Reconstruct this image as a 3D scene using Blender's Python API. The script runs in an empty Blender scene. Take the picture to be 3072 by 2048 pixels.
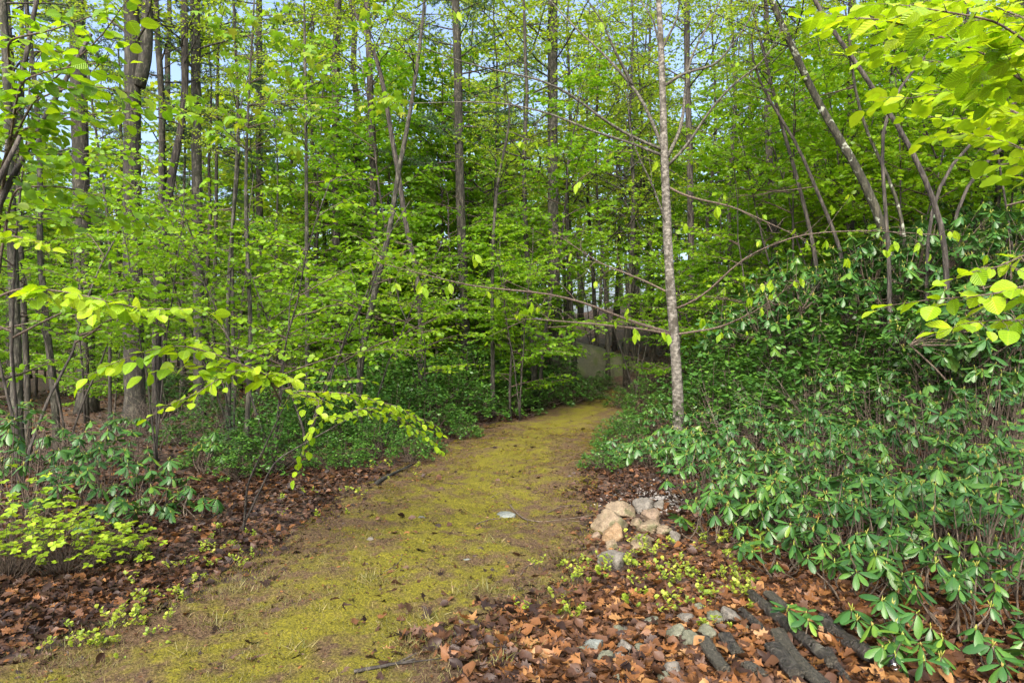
import bpy, math, random
import numpy as np
from mathutils import Matrix, Vector

# ------------------------------------------------------------------ camera, world, sun, exposure
SC = bpy.context.scene
COL = SC.collection
CAM_H = 1.9
FPX = 2048.0          # focal length in photo pixels (photo is 3072 x 2048)
cam_d = bpy.data.cameras.new('camera')
cam_d.sensor_width = 36.0
cam_d.lens = 24.0
cam_d.clip_start = 0.05
cam_d.clip_end = 2000
cam = bpy.data.objects.new('camera', cam_d)
COL.objects.link(cam)
cam.location = (0, 0, CAM_H)
cam.rotation_euler = (math.radians(90), 0, 0)
SC.camera = cam

SUN_EL, SUN_AZ = 44.0, 196.0      # azimuth clockwise from +Y: behind the camera, a little to the left
world = bpy.data.worlds.new('World')
SC.world = world
world.use_nodes = True
wn = world.node_tree
bg = wn.nodes['Background']
sky = wn.nodes.new('ShaderNodeTexSky')
sky.sky_type = 'NISHITA'
sky.sun_disc = False
sky.sun_elevation = math.radians(SUN_EL)
sky.sun_rotation = math.radians(SUN_AZ)
sky.air_density = 0.8
sky.dust_density = 6.0
sky.ozone_density = 1.0
wn.links.new(sky.outputs[0], bg.inputs[0])
bg.inputs[1].default_value = 0.15
sun_d = bpy.data.lights.new('sun', 'SUN')
sun_d.energy = 1.1
sun_d.angle = math.radians(55)
sun_d.color = (1.0, 0.97, 0.92)
sun = bpy.data.objects.new('sun', sun_d)
COL.objects.link(sun)
sun.location = (0, -20, 40)
az = math.radians(SUN_AZ); el = math.radians(SUN_EL)
sdir = Vector((math.sin(az) * math.cos(el), math.cos(az) * math.cos(el), math.sin(el)))
sun.rotation_euler = sdir.to_track_quat('Z', 'Y').to_euler()

SC.view_settings.view_transform = 'Standard'
SC.view_settings.look = 'None'
SC.view_settings.exposure = 1.8
SC.view_settings.gamma = 1.0
SC.view_settings.use_curve_mapping = False
SC.cycles.max_bounces = 5
SC.cycles.diffuse_bounces = 3
SC.cycles.use_light_tree = False
SC.cycles.glossy_bounces = 2
SC.cycles.transmission_bounces = 4
SC.cycles.transparent_max_bounces = 6
SC.cycles.use_denoising = True
SC.cycles.use_adaptive_sampling = True
SC.cycles.adaptive_threshold = 0.03
SC.cycles.sample_clamp_indirect = 4.0

# ------------------------------------------------------------------ terrain function and pixel helpers
def sstep(a, b, x):
    t = np.clip((np.asarray(x, float) - a) / (b - a), 0, 1)
    return t * t * (3 - 2 * t)

def gz(x, y):
    x = np.asarray(x, float); y = np.asarray(y, float)
    s = np.maximum(0, y - 19)
    rise = 0.012 * s * s / (1 + 0.05 * s)
    rise = 4.2 * np.tanh(rise / 4.2)
    rise = rise * (0.3 + 0.7 * sstep(-8, 2, x))
    bank = 0.17 * np.maximum(0, x - 3.0) * sstep(6, 13, y)
    bank = np.minimum(bank, 3.5)
    left = 0.05 * np.maximum(0, -x - 3.5) * sstep(4, 9, y)
    left = np.minimum(left, 1.0)
    b = 0.03 * np.sin(x * 1.7 + 0.6 * y) + 0.025 * np.sin(y * 2.1 - x * 0.9 + 1) + 0.012 * np.sin(x * 5.1 + 2) * np.sin(y * 4.3)
    return rise + bank - left + b

def at(px, py, d):
    return np.array([(px - 1536) / FPX * d, d, CAM_H - (py - 1024) / FPX * d])

def ground_px(px, py):
    d = 2.5
    while d < 90:
        p = at(px, py, d)
        if p[2] <= gz(p[0], p[1]):
            break
        d += 0.02
    p = at(px, py, d)
    p[2] = float(gz(p[0], p[1]))
    return p

PATH_C = [(-2.6, 1.5), (-1.75, 3.6), (-1.0, 5.0), (-0.68, 6.75), (-0.38, 9.1), (0.0, 11.9), (0.95, 15.2), (2.35, 19.5), (3.6, 23.5)]
def path_center(y):
    ys = [p[1] for p in PATH_C]; xs = [p[0] for p in PATH_C]
    return np.interp(y, ys, xs)
def path_half(y):
    return np.interp(y, [1.5, 3.6, 5, 7, 12, 16, 20, 23], [1.7, 1.5, 1.3, 1.42, 1.4, 1.3, 0.95, 0.75])
def path_u(x, y):
    return (x - path_center(y)) / path_half(y)

# ------------------------------------------------------------------ mesh building helpers
def unit(v):
    v = np.asarray(v, float)
    return v / (np.linalg.norm(v, axis=-1, keepdims=True) + 1e-9)

class MB:
    def __init__(self):
        self.v = []; self.f = []; self.t = []; self.n = 0
    def add(self, V, Fs, tint=0.5, mat=0):
        V = np.asarray(V, float)
        for F in Fs:
            F = np.asarray(F, int)
            if len(F):
                self.f.append((F + self.n, mat))
        self.v.append(V)
        self.t.append(np.broadcast_to(np.asarray(tint, float), (len(V),)))
        self.n += len(V)
    def tube(self, pts, rad, sides=6, tint=0.5, mat=0, cap=True, rough=0.0, rng=None):
        pts = np.asarray(pts, float); k = len(pts)
        rad = np.broadcast_to(np.asarray(rad, float), (k,))
        tan = np.gradient(pts, axis=0)
        tan = unit(tan)
        mt = unit(pts[-1] - pts[0])
        ref = np.array([0, 0, 1.0]) if abs(mt[2]) < 0.8 else np.array([1.0, 0, 0])
        u = unit(np.cross(tan, ref)); w = np.cross(tan, u)
        a = np.arange(sides) * 2 * math.pi / sides
        rr = np.repeat(rad[:, None], sides, 1)
        if rough and rng is not None:
            rr = rr * (1 + rough * rng.standard_normal((k, sides)))
        ring = pts[:, None, :] + rr[:, :, None] * (np.cos(a)[None, :, None] * u[:, None, :] + np.sin(a)[None, :, None] * w[:, None, :])
        V = ring.reshape(-1, 3)
        i = np.arange(k - 1)[:, None] * sides; j = np.arange(sides)[None, :]; j2 = (j + 1) % sides
        F = np.stack([i + j, i + j2, i + sides + j2, i + sides + j], -1).reshape(-1, 4)
        Fs = [F]
        if cap and sides > 2:
            Fs.append(np.array([np.arange(sides)[::-1]]))
            Fs.append(np.array([np.arange(sides) + (k - 1) * sides]))
        self.add(V, Fs, tint, mat)
    def leaves(self, P, D, N, S, tpl, tint=None, mat=0, width=1.0):
        P = np.asarray(P, float)
        if not len(P):
            return
        D = unit(D); N = np.asarray(N, float)
        side = unit(np.cross(D, N)); N2 = np.cross(side, D)
        S = np.broadcast_to(np.asarray(S, float), (len(P),))
        tv, tf = tpl
        m = len(tv)
        V = P[:, None, :] + S[:, None, None] * (width * tv[None, :, 0:1] * side[:, None, :] + tv[None, :, 1:2] * D[:, None, :] + tv[None, :, 2:3] * N2[:, None, :])
        off = (np.arange(len(P)) * m)[:, None, None]
        Fs = [(np.asarray(F)[None] + off).reshape(-1, np.asarray(F).shape[1]) for F in tf]
        if tint is None:
            tint = 0.5
        tint = np.broadcast_to(np.asarray(tint, float), (len(P),))
        self.add(V.reshape(-1, 3), Fs, np.repeat(tint, m), mat)
    def mesh(self, name, mats, smooth=True):
        me = bpy.data.meshes.new(name)
        if not isinstance(mats, (list, tuple)):
            mats = [mats]
        for m in mats:
            me.materials.append(m)
        if not self.v:
            return me
        V = np.concatenate(self.v).astype(np.float32)
        me.vertices.add(len(V))
        me.vertices.foreach_set('co', V.ravel())
        loops = np.concatenate([F.ravel() for F, _ in self.f]).astype(np.int32)
        tot = np.concatenate([np.full(len(F), F.shape[1]) for F, _ in self.f]).astype(np.int32)
        mi = np.concatenate([np.full(len(F), m) for F, m in self.f]).astype(np.int32)
        st = np.concatenate([[0], np.cumsum(tot)[:-1]]).astype(np.int32)
        me.loops.add(len(loops))
        me.loops.foreach_set('vertex_index', loops)
        me.polygons.add(len(tot))
        me.polygons.foreach_set('loop_start', st)
        me.polygons.foreach_set('material_index', mi)
        me.polygons.foreach_set('use_smooth', np.full(len(tot), smooth))
        at_ = me.attributes.new('tint', 'FLOAT', 'POINT')
        at_.data.foreach_set('value', np.concatenate(self.t).astype(np.float32))
        me.update(calc_edges=True)
        return me

def ob(name, me, parent=None, M=None, loc=None):
    o = bpy.data.objects.new(name, me)
    COL.objects.link(o)
    if parent is not None:
        o.parent = parent
    if M is not None:
        o.matrix_local = M
    elif loc is not None:
        o.location = loc
    return o

def tag(o, label=None, cat=None, group=None, kind=None):
    if label: o['label'] = label
    if cat: o['category'] = cat
    if group: o['group'] = group
    if kind: o['kind'] = kind
    return o

def thing(name, label, cat, loc, rz=0.0, sc=1.0, group=None):
    o = bpy.data.objects.new(name, None)
    COL.objects.link(o)
    o.empty_display_size = 0.1
    o.location = tuple(float(c) for c in loc)
    o.rotation_euler = (0, 0, rz)
    o.scale = (sc, sc, sc) if not isinstance(sc, tuple) else sc
    return tag(o, label, cat, group)

def basis(p, D, N, s):
    D = unit(D); side = unit(np.cross(D, N)); N2 = np.cross(side, D)
    return Matrix(((side[0] * s, D[0] * s, N2[0] * s, p[0]), (side[1] * s, D[1] * s, N2[1] * s, p[1]),
                   (side[2] * s, D[2] * s, N2[2] * s, p[2]), (0, 0, 0, 1)))

# ---- leaf templates: x across, y along the midrib (0..1), z up
def leaf_tpl(ts, ws, fold=0.1, droop=0.15, wob=0.0, curl=0.0):
    ts = list(ts); n = len(ts)
    mid = [(0, 0, 0)] + [(0, t, -droop * t * t + wob * math.sin(9 * t)) for t in ts] + [(0, 1, -droop)]
    L = [(-w, t, -droop * t * t + fold * w - curl * w * w + wob * math.sin(14 * t)) for t, w in zip(ts, ws)]
    R = [(w, t, -droop * t * t + fold * w - curl * w * w - wob * math.sin(11 * t)) for t, w in zip(ts, ws)]
    V = np.array(mid + L + R, float)
    l0 = n + 2; r0 = l0 + n
    tris = [(0, 1, l0), (0, r0, 1), (n, n + 1, l0 + n - 1), (n, r0 + n - 1, n + 1)]
    quads = []
    for i in range(n - 1):
        quads.append((1 + i, 2 + i, l0 + i + 1, l0 + i))
        quads.append((1 + i, r0 + i, r0 + i + 1, 2 + i))
    Fs = [np.array(tris)]
    if quads: Fs.append(np.array(quads))
    return V, Fs
T_RHOMB = (np.array([(0, 0, 0), (-.36, .52, .05), (0, 1, -.1), (.36, .52, .05)], float), [np.array([(0, 3, 1), (1, 3, 2)])])
T_MID = leaf_tpl([.3, .7], [.36, .34], .15, .12)
T_ROUND = leaf_tpl([.06, .18, .32, .46, .6, .74, .86, .95], [.17, .30, .365, .40, .37, .315, .205, .10], .22, .18, .02)
T_HANG = leaf_tpl([.15, .4, .65, .88], [.17, .27, .24, .09], .35, .1, .012)
T_RHODO = leaf_tpl([.12, .35, .6, .82, .95], [.065, .155, .20, .165, .07], -.3, .2, 0.0)
T_RHODO_LO = leaf_tpl([.3, .7], [.15, .2], -.3, .18)
T_OAK = leaf_tpl([.1, .2, .3, .42, .54, .66, .78, .9], [.05, .2, .1, .32, .14, .36, .15, .17], .25, .12, .02)
T_OAK2 = leaf_tpl([.12, .3, .5, .7, .88], [.1, .3, .38, .3, .12], .5, -.2, .04)
T_BEECHDEAD = leaf_tpl([.25, .55, .82], [.22, .26, .13], -.8, .25, .05)
def maple_tpl(curl):
    out = [(0, -.0), (-.18, .02), (-.42, -.05), (-.36, .15), (-.56, .34), (-.34, .36), (-.38, .55), (-.16, .5), (-.14, .75), (0, 1.0),
           (.14, .75), (.16, .5), (.38, .55), (.34, .36), (.56, .34), (.36, .15), (.42, -.05), (.18, .02)]
    V = [(0, .3, 0)] + [(x, y, -curl * (x * x + (y - .3) ** 2) + .03 * math.sin(17 * x + 9 * y)) for x, y in out]
    n = len(out)
    F = [(0, 1 + (i + 1) % n, 1 + i) for i in range(n)]
    return np.array(V, float), [np.array(F)]
T_MAPLE = maple_tpl(.35)
T_MAPLE_DEAD = maple_tpl(-.55)
T_MAPLE_DEAD2 = maple_tpl(.5)

# ------------------------------------------------------------------ materials
def nodes(name):
    m = bpy.data.materials.new(name); m.use_nodes = True
    nt = m.node_tree
    return m, nt, nt.nodes['Principled BSDF'], nt.nodes['Material Output']

def ramp(nt, stops, interp='LINEAR'):
    r = nt.nodes.new('ShaderNodeValToRGB')
    cr = r.color_ramp; cr.interpolation = interp
    while len(cr.elements) < len(stops): cr.elements.new(0.5)
    for e, (p, c) in zip(cr.elements, stops):
        e.position = p; e.color = (c[0], c[1], c[2], 1)
    return r

def leaf_mat(name, stops, transl=0.4, rough=0.45, spec=0.4, tcol=1.6, objw=0.3, vein=False):
    m, nt, p, out = nodes(name)
    a = nt.nodes.new('ShaderNodeAttribute'); a.attribute_name = 'tint'
    oi = nt.nodes.new('ShaderNodeObjectInfo')
    m1 = nt.nodes.new('ShaderNodeMath'); m1.operation = 'MULTIPLY'; m1.inputs[1].default_value = 1 - objw
    m2 = nt.nodes.new('ShaderNodeMath'); m2.operation = 'MULTIPLY_ADD'; m2.inputs[1].default_value = objw
    nt.links.new(a.outputs['Fac'], m1.inputs[0])
    nt.links.new(oi.outputs['Random'], m2.inputs[0]); nt.links.new(m1.outputs[0], m2.inputs[2])
    r = ramp(nt, stops)
    nt.links.new(m2.outputs[0], r.inputs[0])
    tc = nt.nodes.new('ShaderNodeTexCoord')
    nz = nt.nodes.new('ShaderNodeTexNoise'); nz.inputs['Scale'].default_value = 25; nz.inputs['Detail'].default_value = 2
    nt.links.new(tc.outputs['Object'], nz.inputs['Vector'])
    hs = nt.nodes.new('ShaderNodeHueSaturation')
    mr = nt.nodes.new('ShaderNodeMapRange'); mr.inputs[1].default_value = .3; mr.inputs[2].default_value = .7
    mr.inputs[3].default_value = .85; mr.inputs[4].default_value = 1.12
    nt.links.new(nz.outputs['Fac'], mr.inputs[0]); nt.links.new(mr.outputs[0], hs.inputs['Value'])
    nt.links.new(r.outputs[0], hs.inputs['Color'])
    if vein:      # pale midrib and side veins in the leaf's own coordinates
        sx = nt.nodes.new('ShaderNodeSeparateXYZ'); nt.links.new(tc.outputs['Object'], sx.inputs[0])
        ab = nt.nodes.new('ShaderNodeMath'); ab.operation = 'ABSOLUTE'; nt.links.new(sx.outputs[0], ab.inputs[0])
        v1 = nt.nodes.new('ShaderNodeMath'); v1.operation = 'MULTIPLY_ADD'; v1.inputs[1].default_value = -.9; nt.links.new(ab.outputs[0], v1.inputs[0]); nt.links.new(sx.outputs[1], v1.inputs[2])
        v2 = nt.nodes.new('ShaderNodeMath'); v2.operation = 'MULTIPLY'; v2.inputs[1].default_value = 48; nt.links.new(v1.outputs[0], v2.inputs[0])
        v3 = nt.nodes.new('ShaderNodeMath'); v3.operation = 'SINE'; nt.links.new(v2.outputs[0], v3.inputs[0])
        v4 = nt.nodes.new('ShaderNodeMapRange'); v4.inputs[1].default_value = .2; v4.inputs[2].default_value = 1; v4.inputs[3].default_value = 1; v4.inputs[4].default_value = .86
        nt.links.new(v3.outputs[0], v4.inputs[0])
        v5 = nt.nodes.new('ShaderNodeMapRange'); v5.inputs[1].default_value = .012; v5.inputs[2].default_value = .04; v5.inputs[3].default_value = 1.3; v5.inputs[4].default_value = 1
        nt.links.new(ab.outputs[0], v5.inputs[0])
        v6 = nt.nodes.new('ShaderNodeMath'); v6.operation = 'MULTIPLY'; nt.links.new(v4.outputs[0], v6.inputs[0]); nt.links.new(v5.outputs[0], v6.inputs[1])
        h2 = nt.nodes.new('ShaderNodeHueSaturation'); nt.links.new(v6.outputs[0], h2.inputs['Value']); nt.links.new(hs.outputs[0], h2.inputs['Color'])
        hs = h2
        bp_ = nt.nodes.new('ShaderNodeBump'); bp_.inputs['Strength'].default_value = .5; bp_.inputs['Distance'].default_value = .004
        nt.links.new(v3.outputs[0], bp_.inputs['Height']); nt.links.new(bp_.outputs[0], p.inputs['Normal'])
    nt.links.new(hs.outputs[0], p.inputs['Base Color'])
    p.inputs['Roughness'].default_value = rough
    p.inputs['Specular IOR Level'].default_value = spec
    if transl > 0:
        tb = nt.nodes.new('ShaderNodeBsdfTranslucent')
        g = nt.nodes.new('ShaderNodeMix'); g.data_type = 'RGBA'; g.blend_type = 'MULTIPLY'; g.inputs[0].default_value = 1
        g.inputs[7].default_value = (tcol, tcol * .95, tcol * .45, 1)
        nt.links.new(hs.outputs[0], g.inputs[6]); nt.links.new(g.outputs[2], tb.inputs[0])
        mx = nt.nodes.new('ShaderNodeMixShader'); mx.inputs[0].default_value = transl
        nt.links.new(p.outputs[0], mx.inputs[1]); nt.links.new(tb.outputs[0], mx.inputs[2])
        nt.links.new(mx.outputs[0], out.inputs['Surface'])
    return m

M = {}
M['hazel'] = leaf_mat('hazel_leaf', [(0, (.09, .21, .008)), (.5, (.16, .31, .010)), (1, (.27, .39, .014))], .45, .42)
M['bright'] = leaf_mat('young_leaf', [(0, (.19, .34, .008)), (.5, (.28, .43, .010)), (1, (.37, .48, .018))], .42, .4)
M['bright_near'] = leaf_mat('young_leaf_near', [(0, (.13, .28, .008)), (.5, (.25, .40, .010)), (1, (.37, .48, .018))], .42, .4, vein=True, objw=.5)
M['hazel_near'] = leaf_mat('hazel_leaf_near', [(0, (.07, .18, .008)), (.5, (.16, .31, .010)), (1, (.29, .41, .014))], .45, .42, vein=True, objw=.5)
M['beech'] = leaf_mat('understory_leaf', [(0, (.06, .165, .008)), (.5, (.115, .25, .010)), (1, (.21, .34, .014))], .5, .45, .35, 1.75)
M['canopy'] = leaf_mat('canopy_leaf', [(0, (.10, .19, .014)), (.5, (.18, .28, .018)), (1, (.32, .37, .03))], .55, .5, .3, 1.8)
M['maple'] = leaf_mat('maple_leaf', [(0, (.11, .24, .02)), (.6, (.18, .32, .022)), (1, (.30, .30, .03))], .45, .45)
M['rhodo'] = leaf_mat('rhododendron_leaf', [(0, (.02, .068, .016)), (.45, (.038, .112, .022)), (.8, (.075, .17, .024)), (.97, (.14, .23, .02)), (1, (.30, .22, .03))], .15, .34, .45, 1.3, .5)
M['laurel'] = leaf_mat('laurel_leaf', [(0, (.022, .07, .013)), (.5, (.045, .125, .018)), (1, (.10, .21, .02))], .12, .34, .45, 1.3, .2)
M['azalea'] = leaf_mat('azalea_leaf', [(0, (.16, .28, .016)), (.5, (.24, .36, .02)), (1, (.34, .42, .03))], .4, .4)
M['blueberry'] = leaf_mat('blueberry_leaf', [(0, (.13, .22, .03)), (.5, (.24, .32, .03)), (1, (.38, .40, .06))], .4, .4)
M['bud'] = leaf_mat('new_shoot', [(0, (.22, .29, .04)), (.6, (.30, .33, .06)), (1, (.34, .25, .08))], .3, .45)
M['pine'] = leaf_mat('pine_needle', [(0, (.03, .07, .03)), (.5, (.05, .11, .045)), (1, (.09, .16, .06))], .2, .5)
M['litter'] = leaf_mat('dead_leaf', [(0, (.014, .008, .006)), (.25, (.036, .019, .012)), (.45, (.075, .037, .02)), (.62, (.115, .052, .02)), (.8, (.19, .08, .024)), (.93, (.26, .14, .052)), (1, (.34, .25, .16))], .15, .48, .3, 1.2, .12)
M['grass'] = leaf_mat('grass_blade', [(0, (.07, .11, .02)), (.5, (.14, .135, .04)), (1, (.28, .23, .10))], .3, .5)
M['moss'] = leaf_mat('moss_tuft', [(0, (.055, .045, .016)), (.3, (.085, .075, .013)), (.6, (.14, .13, .012)), (1, (.21, .205, .012))], .3, .6, .15)

def bark_mat(name, c0, c1, c2, scale=(9, 9, 1.6), bump=.7, spots=None, spot_amt=.6, rough=.85):
    m, nt, p, out = nodes(name)
    tc = nt.nodes.new('ShaderNodeTexCoord')
    mp = nt.nodes.new('ShaderNodeMapping'); mp.inputs['Scale'].default_value = scale
    nt.links.new(tc.outputs['Object'], mp.inputs[0])
    n1 = nt.nodes.new('ShaderNodeTexNoise'); n1.inputs['Scale'].default_value = 2.2; n1.inputs['Detail'].default_value = 6; n1.inputs['Roughness'].default_value = .65
    nt.links.new(mp.outputs[0], n1.inputs['Vector'])
    r = ramp(nt, [(.36, c0), (.5, c1), (.64, c2)])
    nt.links.new(n1.outputs['Fac'], r.inputs[0])
    col = r.outputs[0]
    if spots:
        n2 = nt.nodes.new('ShaderNodeTexNoise'); n2.inputs['Scale'].default_value = 7; n2.inputs['Detail'].default_value = 4
        nt.links.new(tc.outputs['Object'], n2.inputs['Vector'])
        r2 = ramp(nt, [(spot_amt - .03, (0, 0, 0)), (spot_amt + .04, (1, 1, 1))])
        nt.links.new(n2.outputs['Fac'], r2.inputs[0])
        mx = nt.nodes.new('ShaderNodeMix'); mx.data_type = 'RGBA'
        nt.links.new(r2.outputs[0], mx.inputs[0]); nt.links.new(col, mx.inputs[6]); mx.inputs[7].default_value = (*spots, 1)
        col = mx.outputs[2]
    nt.links.new(col, p.inputs['Base Color'])
    p.inputs['Roughness'].default_value = rough
    b = nt.nodes.new('ShaderNodeBump'); b.inputs['Strength'].default_value = bump; b.inputs['Distance'].default_value = .06
    nt.links.new(n1.outputs['Fac'], b.inputs['Height']); nt.links.new(b.outputs[0], p.inputs['Normal'])
    return m
M['bark'] = bark_mat('bark_brown', (.006, .0055, .004), (.024, .022, .015), (.082, .077, .055), spots=(.014, .014, .008), spot_amt=.55)
M['bark_dark'] = bark_mat('bark_dark', (.01, .009, .007), (.035, .03, .024), (.09, .08, .065))
M['bark_grey'] = bark_mat('bark_grey', (.012, .0115, .008), (.038, .036, .026), (.105, .10, .075), scale=(9, 9, 2.5), spots=(.016, .018, .008), spot_amt=.54)
M['bark_moss'] = bark_mat('bark_mossy', (.010, .010, .006), (.03, .03, .018), (.08, .075, .05), spots=(.30, .33, .26), spot_amt=.62)
M['birch'] = bark_mat('birch_bark', (.04, .036, .028), (.105, .097, .08), (.22, .208, .175), scale=(6, 6, 9), bump=.45, spots=(.045, .04, .028), spot_amt=.57)
M['lichen'] = bark_mat('lichened_limb', (.02, .018, .012), (.06, .056, .042), (.17, .168, .135), scale=(12, 12, 12), bump=.4)
M['twig'] = bark_mat('twig_brown', (.03, .022, .015), (.07, .05, .035), (.14, .11, .08), scale=(20, 20, 20), bump=.2)
M['deadtwig'] = bark_mat('dead_twig', (.03, .023, .015), (.08, .062, .045), (.18, .15, .115), scale=(15, 15, 15), bump=.2)
M['stem'] = bark_mat('shrub_stem', (.025, .018, .012), (.065, .048, .032), (.15, .12, .085), scale=(20, 20, 6), bump=.2)
M['logbark'] = bark_mat('log_bark', (.006, .005, .004), (.022, .018, .014), (.062, .054, .042), scale=(14, 14, 14), bump=.9, spots=(.085, .08, .06), spot_amt=.66, rough=.45)
M['logwood'] = bark_mat('weathered_wood', (.012, .011, .008), (.04, .037, .026), (.12, .108, .078), scale=(34, 34, 34), bump=.8, rough=.5)

def stone_mat(name, c0, c1, c2, sc=6, moss=None):
    m, nt, p, out = nodes(name)
    tc = nt.nodes.new('ShaderNodeTexCoord')
    n1 = nt.nodes.new('ShaderNodeTexNoise'); n1.inputs['Scale'].default_value = sc; n1.inputs['Detail'].default_value = 8; n1.inputs['Roughness'].default_value = .7
    nt.links.new(tc.outputs['Object'], n1.inputs['Vector'])
    r = ramp(nt, [(.3, c0), (.5, c1), (.7, c2)])
    nt.links.new(n1.outputs['Fac'], r.inputs[0])
    n2 = nt.nodes.new('ShaderNodeTexNoise'); n2.inputs['Scale'].default_value = sc * 14; n2.inputs['Detail'].default_value = 3
    nt.links.new(tc.outputs['Object'], n2.inputs['Vector'])
    mx = nt.nodes.new('ShaderNodeMix'); mx.data_type = 'RGBA'; mx.blend_type = 'OVERLAY'; mx.inputs[0].default_value = .75
    nt.links.new(r.outputs[0], mx.inputs[6]); nt.links.new(n2.outputs['Fac'], mx.inputs[7])
    col = mx.outputs[2]
    if moss:
        n3 = nt.nodes.new('ShaderNodeTexNoise'); n3.inputs['Scale'].default_value = sc * 1.3; n3.inputs['Detail'].default_value = 4
        nt.links.new(tc.outputs['Object'], n3.inputs['Vector'])
        r3 = ramp(nt, [(.52, (0, 0, 0)), (.62, (1, 1, 1))]); nt.links.new(n3.outputs['Fac'], r3.inputs[0])
        m3 = nt.nodes.new('ShaderNodeMix'); m3.data_type = 'RGBA'
        nt.links.new(r3.outputs[0], m3.inputs[0]); nt.links.new(col, m3.inputs[6]); m3.inputs[7].default_value = (*moss, 1)
        col = m3.outputs[2]
    nt.links.new(col, p.inputs['Base Color'])
    p.inputs['Roughness'].default_value = .7
    b = nt.nodes.new('ShaderNodeBump'); b.inputs['Strength'].default_value = .6; b.inputs['Distance'].default_value = .012
    ad = nt.nodes.new('ShaderNodeMath'); ad.operation = 'ADD'
    nt.links.new(n1.outputs['Fac'], ad.inputs[0]); nt.links.new(n2.outputs['Fac'], ad.inputs[1])
    nt.links.new(ad.outputs[0], b.inputs['Height']); nt.links.new(b.outputs[0], p.inputs['Normal'])
    return m
M['rock_tan'] = stone_mat('tan_stone', (.07, .052, .03), (.155, .118, .072), (.25, .20, .13), moss=(.10, .095, .045))
M['rock_orange'] = stone_mat('ochre_stone', (.10, .065, .032), (.185, .122, .062), (.26, .19, .11))
M['rock_grey'] = stone_mat('grey_stone', (.04, .037, .03), (.10, .092, .075), (.19, .178, .15), 9)
M['rock_brown'] = stone_mat('brown_stone', (.06, .045, .03), (.14, .10, .065), (.22, .17, .11))
M['rock_green'] = stone_mat('green_stone', (.035, .038, .022), (.085, .09, .058), (.17, .175, .125), 12)
M['rock_blue'] = stone_mat('bluegrey_stone', (.045, .055, .048), (.11, .125, .112), (.20, .225, .20), 12)
M['boulder'] = stone_mat('boulder_stone', (.035, .04, .02), (.075, .08, .045), (.13, .13, .08), 1.6, moss=(.06, .08, .02))
M['gravel'] = leaf_mat('gravel', [(0, (.10, .09, .08)), (.5, (.25, .24, .22)), (1, (.48, .46, .42))], 0, .7, .3)

def ground_mat():
    m, nt, p, out = nodes('forest_floor')
    tc = nt.nodes.new('ShaderNodeTexCoord')
    v = nt.nodes.new('ShaderNodeTexVoronoi'); v.inputs['Scale'].default_value = 16; v.inputs['Randomness'].default_value = 1
    dn = nt.nodes.new('ShaderNodeTexNoise'); dn.inputs['Scale'].default_value = 9; dn.inputs['Detail'].default_value = 4
    ms = nt.nodes.new('ShaderNodeMix'); ms.data_type = 'RGBA'; ms.inputs[0].default_value = .12
    nt.links.new(tc.outputs['Object'], ms.inputs[6]); nt.links.new(tc.outputs['Object'], dn.inputs['Vector']); nt.links.new(dn.outputs['Color'], ms.inputs[7])
    nt.links.new(ms.outputs[2], v.inputs['Vector'])
    bw = nt.nodes.new('ShaderNodeRGBToBW'); nt.links.new(v.outputs['Color'], bw.inputs[0])
    r = ramp(nt, [(.1, (.016, .010, .007)), (.4, (.042, .024, .015)), (.65, (.085, .045, .026)), (.9, (.15, .088, .052))])
    nt.links.new(bw.outputs[0], r.inputs[0])
    n1 = nt.nodes.new('ShaderNodeTexNoise'); n1.inputs['Scale'].default_value = .9; n1.inputs['Detail'].default_value = 5
    nt.links.new(tc.outputs['Object'], n1.inputs['Vector'])
    mr = nt.nodes.new('ShaderNodeMapRange'); mr.inputs[1].default_value = .3; mr.inputs[2].default_value = .7; mr.inputs[3].default_value = .6; mr.inputs[4].default_value = 1.25
    nt.links.new(n1.outputs['Fac'], mr.inputs[0])
    hs = nt.nodes.new('ShaderNodeHueSaturation'); nt.links.new(mr.outputs[0], hs.inputs['Value']); nt.links.new(r.outputs[0], hs.inputs['Color'])
    nt.links.new(hs.outputs[0], p.inputs['Base Color'])
    p.inputs['Roughness'].default_value = .75
    b = nt.nodes.new('ShaderNodeBump'); b.inputs['Strength'].default_value = .9; b.inputs['Distance'].default_value = .03
    nt.links.new(bw.outputs[0], b.inputs['Height']); nt.links.new(b.outputs[0], p.inputs['Normal'])
    return m
M['ground'] = ground_mat()

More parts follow.
